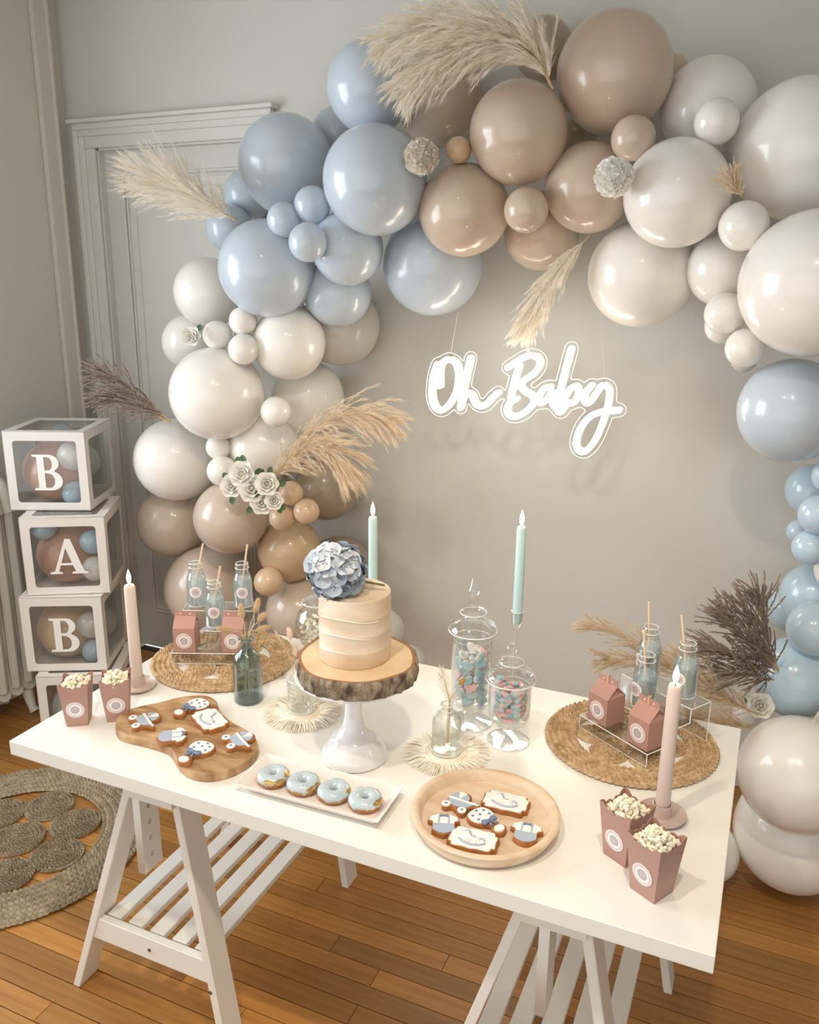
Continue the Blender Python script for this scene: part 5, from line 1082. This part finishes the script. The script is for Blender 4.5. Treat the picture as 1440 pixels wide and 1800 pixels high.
def plaque(label, x, y_, z, yaw):
    o = thing('plaque_biscuit', label, 'biscuit', (x, y_, z), yaw, 'iced baby biscuits'); k_ = 1.38 if z > H + 0.015 else 1.28; o.scale = (k_, k_, 1.15); w, h = 0.036, 0.0235
    L = [(-w, -h * 0.55), (-w * 0.86, -h * 0.62), (-w * 0.78, -h * 0.95), (-w * 0.3, -h * 0.93), (0, -h), (w * 0.3, -h * 0.93), (w * 0.78, -h * 0.95), (w * 0.86, -h * 0.62), (w, -h * 0.55), (w * 0.98, 0), (w, h * 0.55), (w * 0.86, h * 0.62), (w * 0.78, h * 0.95), (w * 0.3, h * 0.93), (0, h), (-w * 0.3, h * 0.93), (-w * 0.78, h * 0.95), (-w * 0.86, h * 0.62), (-w, h * 0.55), (-w * 0.98, 0)]
    base_of(o, [cat2(L, 3)]); ice(o, 'icing', cat2(shrink(L, 0.93), 3), ic_w)
    Z = BH + 0.002
    T_ = lambda nm, P, r, m_: MB().tube([(p.x, p.y, Z) for p in catmull([(a, b_, 0) for a, b_ in P], 5)], r, 6).build(nm, m_, o)
    T_('rocker', [(-0.020, -0.006), (-0.012, -0.012), (0, -0.0145), (0.012, -0.012), (0.019, -0.006)], 0.0019, ic_b)
    MB().ell((0.001, 0.0, Z), (0.0085, 0.0042, 0.0016), 12, 6).build('horse_body', ic_w, o)
    T_('horse_neck', [(-0.006, 0.002), (-0.010, 0.009), (-0.012, 0.012)], 0.0026, ic_w); T_('mane', [(-0.004, 0.004), (-0.0065, 0.011), (-0.0105, 0.0155), (-0.0155, 0.0125)], 0.0014, ic_b)
    for lx, l2 in ((-0.006, -0.011), (-0.003, -0.005), (0.005, 0.006), (0.008, 0.012)): T_('horse_leg', [(lx, -0.002), ((lx + l2) / 2, -0.007), (l2, -0.011)], 0.0011, ic_w)
    T_('tail', [(0.009, 0.001), (0.014, 0.002), (0.017, -0.002)], 0.0016, ic_b); ice(o, 'saddle', circ(0.001, 0.002, 0.003, 12, 0.0024), ic_d, 0.002, 0.0014)
def stroller(label, x, y_, z, yaw):
    o = thing('pram_biscuit', label, 'biscuit', (x, y_, z), yaw, 'iced baby biscuits'); k_ = 1.38 if z > H + 0.015 else 1.28; o.scale = (k_, k_, 1.15)
    L = [(-0.021, 0.004), (-0.016, 0.020), (-0.006, 0.026), (0.006, 0.024), (0.011, 0.016), (0.010, 0.006), (0.022, 0.004), (0.029, 0.006), (0.030, 0.000), (0.020, -0.006), (0.016, -0.014), (0.017, -0.022), (0.011, -0.027), (0.003, -0.022), (-0.004, -0.018), (-0.009, -0.016), (-0.013, -0.021), (-0.020, -0.022), (-0.024, -0.016), (-0.021, -0.006)]
    base_of(o, [cat2(L, 3)])
    hood = [(math.cos(a), math.sin(a)) for a in np.linspace(0.1, PI - 0.25, 18)]
    for k in range(3):
        a0, a1 = 0.12 + k * 0.95, 0.12 + (k + 1) * 0.95; ice(o, 'hood', [(-0.005, 0.006)] + [(-0.005 + 0.0155 * math.cos(a), 0.006 + 0.0175 * math.sin(a)) for a in np.linspace(a0, a1, 7)], (ic_b, ic_w, ic_b)[k])
    ice(o, 'basket', [(-0.020, 0.002), (0.020, 0.001), (0.016, -0.008), (0.010, -0.013), (-0.012, -0.013), (-0.018, -0.007)], ic_b); ice(o, 'rim', [(-0.0205, 0.0055), (0.020, 0.0045), (0.0215, 0.0005), (-0.0205, 0.0015)], ic_w, 0.001, 0.0018)
    MB().tube([(0.019, 0.002, BH + 0.0016), (0.025, 0.003, BH + 0.0016), (0.028, 0.003, BH + 0.0016)], 0.0018, 6).build('handle', ic_w, o); MB().ell((0.0255, 0.0055, BH + 0.002), (0.0022, 0.002, 0.0015), 8, 5).build('rose_dot', ic_d, o)
    for px_, py_ in ((-0.0175, -0.0155), (0.0105, -0.0195)):
        w = ice(o, 'wheel', circ(px_, py_, 0.0068, 20), ic_w, 0.0005, 0.0024); ice(o, 'hub', circ(px_, py_, 0.0025, 10), ic_d, 0.0026, 0.0008)
def onesie(label, x, y_, z, yaw):
    o = thing('onesie_biscuit', label, 'biscuit', (x, y_, z), yaw, 'iced baby biscuits'); k_ = 1.38 if z > H + 0.015 else 1.28; o.scale = (k_, k_, 1.15)
    L = [(-0.009, 0.024), (-0.004, 0.021), (0.004, 0.021), (0.009, 0.024), (0.021, 0.017), (0.024, 0.008), (0.017, 0.005), (0.0165, -0.004), (0.0175, -0.014), (0.009, -0.021), (0.0, -0.0235), (-0.009, -0.021), (-0.0175, -0.014), (-0.0165, -0.004), (-0.017, 0.005), (-0.024, 0.008), (-0.021, 0.017)]
    base_of(o, [L]); ice(o, 'shirt', [(-0.0085, 0.0228), (-0.004, 0.0195), (0.004, 0.0195), (0.0085, 0.0228), (0.0195, 0.016), (0.022, 0.009), (0.0158, 0.0065), (0.0155, 0.0), (-0.0155, 0.0), (-0.0158, 0.0065), (-0.022, 0.009), (-0.0195, 0.016)], ic_w)
    ice(o, 'shorts', [(-0.0155, 0.001), (0.0155, 0.001), (0.0162, -0.013), (0.008, -0.0195), (0, -0.0215), (-0.008, -0.0195), (-0.0162, -0.013)], ic_b, 0.0003)
    for sx in (-1, 1): ice(o, 'strap', [(sx * 0.0058, 0.0205), (sx * 0.0085, 0.0205), (sx * 0.0085, 0.0), (sx * 0.0058, 0.0)], ic_b, 0.0012, 0.0009)
    bow(o, 0, 0.0175, 0.0058)
d2 = math.radians; ZB = H + 0.0212; ZT = H + 0.0107
stroller('blue pram biscuit at the popcorn end of the wooden board', -0.496, 0.158, ZB, d2(-31)); rattle('spotted rattle biscuit with blue bow at the back of the board', -0.440, 0.247, ZB, d2(-16))
plaque('rocking-horse plaque biscuit on the wooden board', -0.366, 0.222, ZB, d2(-31)); onesie('baby suit biscuit in the middle of the board', -0.398, 0.128, ZB, d2(-52))
rattle('spotted rattle biscuit with blue bow at the front of the board', -0.310, 0.094, ZB, d2(-4)); stroller('blue pram biscuit near the doughnut tray on the board', -0.252, 0.176, ZB, d2(-31))
stroller('blue pram biscuit at the back left of the round tray', 0.262, 0.180, ZT, d2(-4)); plaque('rocking-horse plaque biscuit at the back of the round tray', 0.342, 0.218, ZT, d2(4))
onesie('baby suit biscuit at the left rim of the round tray', 0.257, 0.102, ZT, d2(20)); rattle('spotted rattle biscuit in the middle of the round tray', 0.330, 0.146, ZT, d2(62))
plaque('rocking-horse plaque biscuit at the front of the round tray', 0.322, 0.084, ZT, d2(6)); onesie('baby suit biscuit at the right rim of the round tray', 0.405, 0.142, ZT, d2(8))
